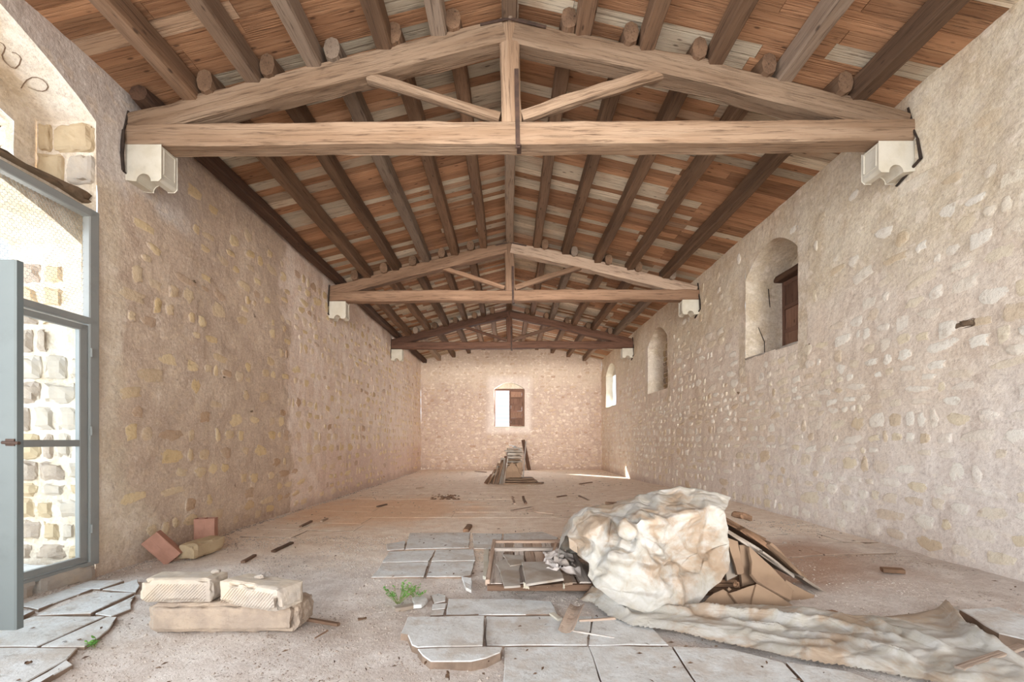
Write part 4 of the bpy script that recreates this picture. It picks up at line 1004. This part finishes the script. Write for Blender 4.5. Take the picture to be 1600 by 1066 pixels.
# ---------------------------------------------------------------- old boarded panel beside the pile
pan = empty('wooden_pallet', (.3, 5, .08), 'old boarded wooden pallet lying on the floor left of the covered pile', 'wooden pallet')
ya, yb_ = 4.22, 5.85
for k in range(8): bar('plank', (-.12+.118*k, ya+.02, .115), (-.12+.118*k+.005, yb_-q.uniform(0, .05), .125), .108, .022, M_OLD, pan, k=24, seg=6)
bar('front_batten', (-.20, ya, .085), (.78, ya+.0, .085), .05, .055, M_SCRAP, pan, k=24, seg=12)
bar('side_batten', (-.20, ya+.02, .13), (-.19, yb_, .155), .04, .05, M_OLD, pan, k=24, seg=10)
for yy in (5.42, yb_): bar('cross_batten', (-.17, yy, .15), (.75, yy, .15), .07, .035, M_OLD, pan, k=24, seg=8)
bar('support', (-.1, 4.6, .028), (.7, 4.62, .03), .08, .055, M_SCRAP, pan, seg=4); bar('support', (-.1, 5.6, .03), (.7, 5.62, .03), .08, .06, M_SCRAP, pan, seg=4)
def scrap(name, px, up, th, mat, label, cat, tilt=None, grp='broken pieces on the wooden pallet'):
    pts = [PG(x, y, up+(tilt[i] if tilt else 0)) for i, (x, y) in enumerate(px)]
    if sum(a.x*b.y-b.x*a.y for a, b in zip(pts, pts[1:]+pts[:1])) < 0: pts.reverse()
    return tag(prism(name, pts, (0, 0, -th), mat, jit=.006, seg=.05), label, cat, grp)
scrap('slate', [(815, 878), (871, 877), (881, 904), (822, 913)], .20, .018, M_LAUZE2, 'lifted grey slab on the front middle of the wooden pallet', 'slate', (.0, .0, .03, .0))
scrap('slate', [(774, 880), (790, 872), (812, 874), (813, 915), (788, 917), (782, 893)], .155, .015, M_LAUZE2, 'broken grey slab on the front left of the wooden pallet', 'slate')
scrap('slate', [(786, 866), (818, 868), (820, 880), (797, 884)], .165, .015, M_LAUZE2, 'small grey slab behind the broken one on the left of the pallet', 'slate')
scrap('wooden_board', [(871, 878), (884, 880), (896, 910), (882, 912)], .16, .02, M_SCRAP, 'short brown board beside the lifted grey slab', 'board')
scrap('wooden_board', [(826, 914), (880, 905), (882, 912), (828, 917)], .155, .02, M_SCRAP, 'thin board under the front edge of the lifted slab', 'board')
CHIP = ('leftmost', 'second from the left', 'third from the left', 'third from the right', 'second from the right', 'rightmost')
for k, (px, py) in enumerate(((822, 917), (833, 918), (844, 918), (856, 918), (870, 917), (882, 918))):
    tag(block('stone_chip', (.045, .035, .022), TRS(PG(px, py, .13), q.random()), M_LIME, cuts=3), 'whitish stone chip by the front batten of the pallet, %s of six' % CHIP[k], 'stone chip', 'white chips along the front batten')
# crumpled rag of sheeting on the panel
bm = bmesh.new(); vv = {}
for i in range(30):
    for j in range(46):
        x, y = .36+i*.011, 4.30+j*.019; x += .05*nz(x, y, 0, 4); zz = .15+.05*max(0, rid(x, y, 0, 5, 3))**1.5+.03*nz(x, y, 0, 12)+.05*math.sin(math.pi*i/29)
        vv[i, j] = bm.verts.new((x, y, max(zz, .14)))
for i in range(29):
    for j in range(45):
        if nz(i*.1, j*.1, 3, 1.5) > -.42: bm.faces.new((vv[i, j], vv[i+1, j], vv[i+1, j+1], vv[i, j+1]))
for v in [v for v in bm.verts if not v.link_faces]: bm.verts.remove(v)
tag(link('torn_rag', bm_mesh('torn_rag', bm), simple('grey_rag', srgb(208, 200, 196), srgb(170, 156, 146), 9)), 'torn grey-white rag crumpled between wooden pallet and plastic sheet', 'rag')
for a_, b_, w_, lb_ in (((862, 872), (868, 850), .03, 'broad brown splinter sticking up at the back right of the wooden pallet'), ((870, 862), (876, 847), .02, 'thin splinter rising behind the broad one on the wooden pallet'), ((876, 850), (888, 868), .02, 'splinter leaning down to the right at the back of the pallet')):
    p0 = PG(*a_, .16); p1 = p0+Vector(((b_[0]-a_[0])*.009, .04, (a_[1]-b_[1])*.0075))
    tag(bar('wood_splinter', p0, p1, w_, .012, M_SCRAP, seg=4, k=4), lb_, 'splinter', 'splinters on the wooden pallet')
scrap('broken_tile', [(756, 858), (764, 858), (762, 903), (755, 900)], .05, .03, M_LIME, 'narrow whitish strip of stone along the left of the wooden pallet', 'stone tile', grp=None)
scrap('broken_tile', [(721, 901), (737, 903), (736, 922), (728, 918)], .03, .03, M_SLAB, 'small pale triangular shard at the corner of the paving', 'stone tile', (0, .02, 0, .01), None)

# ---------------------------------------------------------------- scraps of wood lying about
def stick(a, b, w, h, mat, label, up=.02, grp=None, cat='wood scrap', nm='wood_scrap', e=0):
    p0, p1 = PG(*a, up), PG(*b, up+e); return tag(bar(nm, p0, p1, w, h, mat, k=5, seg=8, rough=.004, warp=.01), label, cat, grp)
stick((466, 966), (529, 977), .035, .025, M_SCRAP, 'thin brown lath running right from the end of the long rough block')
stick((494, 998), (514, 986), .010, .010, M_SCRAP, 'thin twig lying on the gravel in front of the brown lath', cat='twig', nm='twig')
stick((379, 878), (398, 867), .05, .03, M_SCRAP, 'dark flat stick behind the limestone blocks', cat='stick', nm='stick')
stick((427, 862), (456, 848), .06, .03, M_SCRAP, 'dark split stick left of the paving, farther than the first', cat='stick', nm='stick')
stick((470, 823), (487, 815), .05, .03, M_SCRAP, 'dark stick lying out from the left wall, third from the front', cat='stick', nm='stick')
stick((502, 815), (511, 811), .05, .03, M_SCRAP, 'short dark stick, farthest of those along the left wall', cat='stick', nm='stick')
stick((799, 799), (831, 794), .10, .04, M_OLD, 'pale plank end lying in the middle of the floor')
stick((822, 798), (864, 803), .03, .03, M_OLD, 'thin pale lath pointing right from the plank end')
stick((800, 776), (804, 787), .05, .03, M_OLD, 'pale lath, left of the pair lying lengthwise before the far pile')
stick((817, 776), (822, 787), .06, .04, M_SCRAP, 'dark lath, right of the pair lying lengthwise before the far pile')
stick((690, 777), (706, 778), .08, .05, M_SCRAP, 'dark wood scrap on the floor left of the far pile')
stick((728, 830), (734, 822), .09, .06, M_EDGE, 'dark brown stone scrap at the back edge of the bluish paving', cat='stone scrap', nm='stone_scrap')
stick((905, 970), (962, 967), .022, .02, M_OLD, 'thin pale lath running under the hem of the sheet')
stick((895, 986), (960, 996), .010, .010, M_OLD, 'pale twig in front of the curved strip of bark', cat='twig', nm='twig')
stick((862, 960), (875, 969), .05, .02, M_LIME, 'small white chip left of the curved strip of bark', cat='stone chip', nm='stone_chip')
stick((1378, 891), (1412, 893), .10, .04, M_EDGE, 'dark debris lump alone on the dusty floor at right', cat='debris')
stick((1500, 1046), (1600, 1012), .05, .02, M_OLD, 'pale lath lying over the trailing sheet at lower right', up=.07)
# curved strip of bark
V = []; n = 14
for i in range(n+1):
    t = i/n; c = PG(884+t*26-8*t*t, 990-t*26, .02); lift = .06*math.sin(t*2.2)+.03*t
    for j in range(5):
        a_ = (j/4-.5); V.append((c.x+a_*.11, c.y, c.z+lift+.025*(1-4*a_*a_)*-1+.03))
Fc = [(i*5+j, i*5+j+1, (i+1)*5+j+1, (i+1)*5+j) for i in range(n) for j in range(4)]
me = mesh('bark', V, Fc); bm = bmesh.new(); bm.from_mesh(me); bmesh.ops.solidify(bm, geom=bm.faces[:], thickness=.008); bm.to_mesh(me); bm.free()
tag(link('bark_strip', me, M_OLD), 'curved strip of pale wood curling up from the paving before the sheet', 'wood scrap')
q = random.Random(41)
items = []
for k in range(60):
    x, y = q.uniform(674, 718), q.uniform(773, 781); items.append(pebble(PG(x, y, .01), q.uniform(.02, .06), .6, q))
tag(joined('rubble_heap', items, M_EDGE), 'low scatter of broken bits on the floor left of the far pile', 'rubble', kind='stuff')
items = []
for k in range(60):
    x, y = q.uniform(1556, 1600), q.uniform(978, 1000); items.append(pebble(PG(x, y, .0), q.uniform(.006, .02), .7, q))
tag(joined('rubble_heap', items, M_PEB), 'grit and crumbs beside the raised slab at the right edge', 'rubble', kind='stuff')
for (x, y, s, lb_) in ((566, 970, .05, 'brown clod on the gravel left of the front paving'), (700, 1058, .035, 'small brown clod at the bottom edge of the picture'), (45, 1037, .03, 'dry curled leaf on the bluish slab at lower left')):
    tag(block('dirt_clod', (s*1.6, s, s*.6), TRS(PG(x, y, .02 if x > 100 else .03), .4), M_LITTER, cuts=5, rough=.012), lb_, 'clod')

# ---------------------------------------------------------------- weeds
def weed(c, n, rad, hgt, label, seed):
    q = random.Random(seed); ro = empty('weed', c, label, 'plant'); leaves = []
    for k in range(n):
        a = q.random()*6.283; r = rad*q.uniform(.3, 1); h = hgt*q.uniform(.4, 1)
        end = c+Vector((math.cos(a)*r, math.sin(a)*r*.6, h))
        bar('stem', c+Vector((math.cos(a)*.01, 0, -.01)), end, .004, .004, M_STEM, ro, seg=4, n=5, rough=0, bow=.0)
        for m in range(int(9*q.uniform(.7, 1.3))):
            t = q.uniform(.35, 1.05); p = c.lerp(end, t); L = q.uniform(.016, .034); b = q.random()*6.283; ti = q.uniform(-.2, .8)
            d = Vector((math.cos(b), math.sin(b), ti)).normalized()*L; s = d.cross(Vector((0, 0, 1))).normalized()*L*.42; up = Vector((0, 0, L*.12))
            leaves.append(([tuple(v) for v in (p, p+d*.35+s*.8-up, p+d*.75+s*.7-up, p+d, p+d*.75-s*.7-up, p+d*.35-s*.8-up, p+d*.5)], [(0, 1, 6), (1, 2, 6), (2, 3, 6), (3, 4, 6), (4, 5, 6), (5, 0, 6)]))
    tag(joined('foliage', leaves, M_LEAF, ro), kind='stuff')
weed(PG(623, 942), 17, .2, .17, 'bright green leafy weed growing from the floor left of the paving', 1)
weed(PG(648, 936), 9, .12, .17, 'smaller green weed shoot on the right side of the main weed', 2)
weed(PG(146, 1010), 5, .06, .05, 'tiny green weed in the broken edge of the left paving', 3)
scrap('broken_tile', [(614, 947), (634, 944), (652, 940), (664, 934), (656, 944), (636, 949), (618, 951)], .015, .03, M_LAUZE2, 'thin dark stone shard at the foot of the weed', 'stone tile', grp=None)
scrap('broken_tile', [(644, 933), (662, 930), (668, 936), (658, 945), (646, 946)], .02, .03, M_SLAB, 'broken paving piece right behind the weed', 'stone tile', grp=None)

# ---------------------------------------------------------------- far pile
FP = 'tiles and boards of the far pile'
DB = 14.9
q = random.Random(51)
def wpt(x, y, D=DB): return PD(x, y, D)
bp = empty('stone_platform', (.35, 15.2, .0), 'low base of flat slabs under the far pile', 'stone base')
for k, (xa_, xb_, yy, z0) in enumerate(((-.20, 1.0, 14.8, .0), (-.15, .95, 14.95, .06), (-.1, .85, 15.1, .12))):
    block('base_slab', (xb_-xa_, .9-.1*k, .055), TRS(((xa_+xb_)/2, yy+.45, z0), .03*k), M_LAUZE, bp, cuts=8, rough=.012, rnd=.01)
z = .18; k = 0
while z < .95:
    t = q.uniform(.06, .12)
    o = block('stone_tile', (.55+q.uniform(-.08, .05), .5, t-.01), TRS((.18+q.uniform(-.03, .03), 15.45, z), q.uniform(-.1, .1)), q.choice((M_LAUZE, M_LAUZE2, M_LAUZE)), cuts=5, rough=.012)
    tag(o, 'flat stone tile, %s from the bottom in the upright stack of the far pile' % ('first second third fourth fifth sixth seventh eighth ninth tenth eleventh twelfth thirteenth'.split()[k]), 'stone tile', FP); z += t; k += 1
o = block('stone_tile', (.62, .56, .07), TRS((.17, 15.4, z), .05), M_LAUZE2, cuts=5, rough=.012); tag(o, 'wide grey slab capping the stack of the far pile', 'stone tile', FP)
ztop = z+.07
for k, (px, lab) in enumerate((([(790, 735), (800, 722), (806, 745), (789, 748)], 'brown tile shard leaning on the left of the far stack\'s front'), ([(800, 722), (808, 730), (815, 746), (800, 747)], 'long brown shard leaning across the middle of the far stack\'s front'), ([(806, 724), (815, 722), (816, 742), (811, 738)], 'short pale shard leaning on the right of the far stack\'s front'))):
    tile_from('stone_tile', px, 15.15, 14.95, M_LAUZE, lab, .04, FP)
for k in range(11):
    xb_ = -.76+.055*k
    o = bar('stone_tile', (xb_, 15.05+.05*(k % 3), .01), (xb_+.22-.012*k, 15.12, .30+.062*k), .42, .035, (M_EDGE, M_LAUZE2, M_SCRAP, M_LAUZE)[k % 4], k=6, seg=4, rough=.01, up=(0, 0, 1))
    tag(o, 'thin slab leaning on the left side of the far pile, %s from the left' % ('first second third fourth fifth sixth seventh eighth ninth tenth eleventh'.split()[k]), 'stone tile', FP)
V = []
for i in range(9):
    for j in range(7): V.append((.02+i*.052, 15.14+j*.06, ztop+.03+.07*math.sin(i*.5+j*.3)*.6+.03*nz(i, j, 0, .8)+.10-.012*i))
me = mesh('paper', V, [(i*7+j, i*7+j+1, (i+1)*7+j+1, (i+1)*7+j) for i in range(8) for j in range(6)])
tag(link('plastic_scrap', me, simple('white_film', srgb(232, 234, 236), None, 8, rough=.5)), 'white scrap of film lying on top of the far pile', 'plastic scrap')
tag(bar('stone_tile', (-.05, 15.3, ztop+.03), (.45, 15.35, ztop+.06), .4, .04, M_LAUZE2, k=6, seg=4), 'tilted grey slab under the white film on the far pile', 'stone tile', FP)
o = bar('wooden_post', (.98, 22.0, -.0), (.70, 22.15, 1.46), .17, .16, M_PLATE, k=24, seg=8, up=(0, 1, 0)); tag(o, 'dark wooden post leaning on the far end wall under the window', 'post')
o = bar('wooden_plank', (.50, 15.6, .2), (.62, 16.6, 1.36), .13, .04, M_OLD, k=24, seg=6, up=(1, 0, 0)); tag(o, 'pale plank propped up on the right side of the far pile', 'plank', FP)
o = bar('wooden_plank', (.86, 15.0, .03), (1.12, 14.9, .05), .2, .05, M_SCRAP, k=24, seg=4); tag(o, 'short dark board end at the right foot of the far pile', 'plank', FP)
for k, (a_, b_) in enumerate((((650, 763), (663, 762)), ((590, 792), (604, 788)), ((905, 757), (925, 754)), ((1000, 762), (1020, 765)), ((905, 775), (920, 782)), ((870, 777), (885, 775)), ((742, 737), (760, 738)))):
    if a_[0] > 960: continue
    stick(a_, b_, .06, .03, M_SCRAP, ('dark splinter on the far floor left of the far pile', 'dark splinter lying nearer the left wall on the far floor', 'dark splinter on the floor right of the far pile', '', 'slanting dark splinter behind the covered pile', 'small splinter just behind the covered pile, left of the slanting one', 'dark splinter by the end wall left of the far pile')[k], cat='splinter', nm='splinter', grp='splinters on the far floor')

# ---------------------------------------------------------------- outside: a tree beyond the door
tr = empty('tree', (-14, 9, 0), 'green tree outside, glimpsed through the netting at the left edge', 'tree')
bar('trunk', (-14, 9, 0), (-13.8, 9, 3.5), .35, .35, M_STEM, tr, k=2, seg=6)
q = random.Random(61); items = []
for k in range(2500):
    a_, b_ = q.random()*6.283, q.uniform(-1, 1); r = 2.4*q.random()**.33; c = Vector((-14+math.cos(a_)*r*math.sqrt(1-b_*b_), 9+math.sin(a_)*r*math.sqrt(1-b_*b_), 4.6+b_*r*.9)); d = Vector((q.uniform(-1, 1), q.uniform(-1, 1), q.uniform(-1, 1))).normalized()*.14; e = d.cross(Vector((.3, .5, 1))).normalized()*.07
    items.append(([tuple(c-d), tuple(c+e), tuple(c+d), tuple(c-e)], [(0, 1, 2, 3)]))
tag(joined('crown', items, M_TREE, tr), kind='stuff')
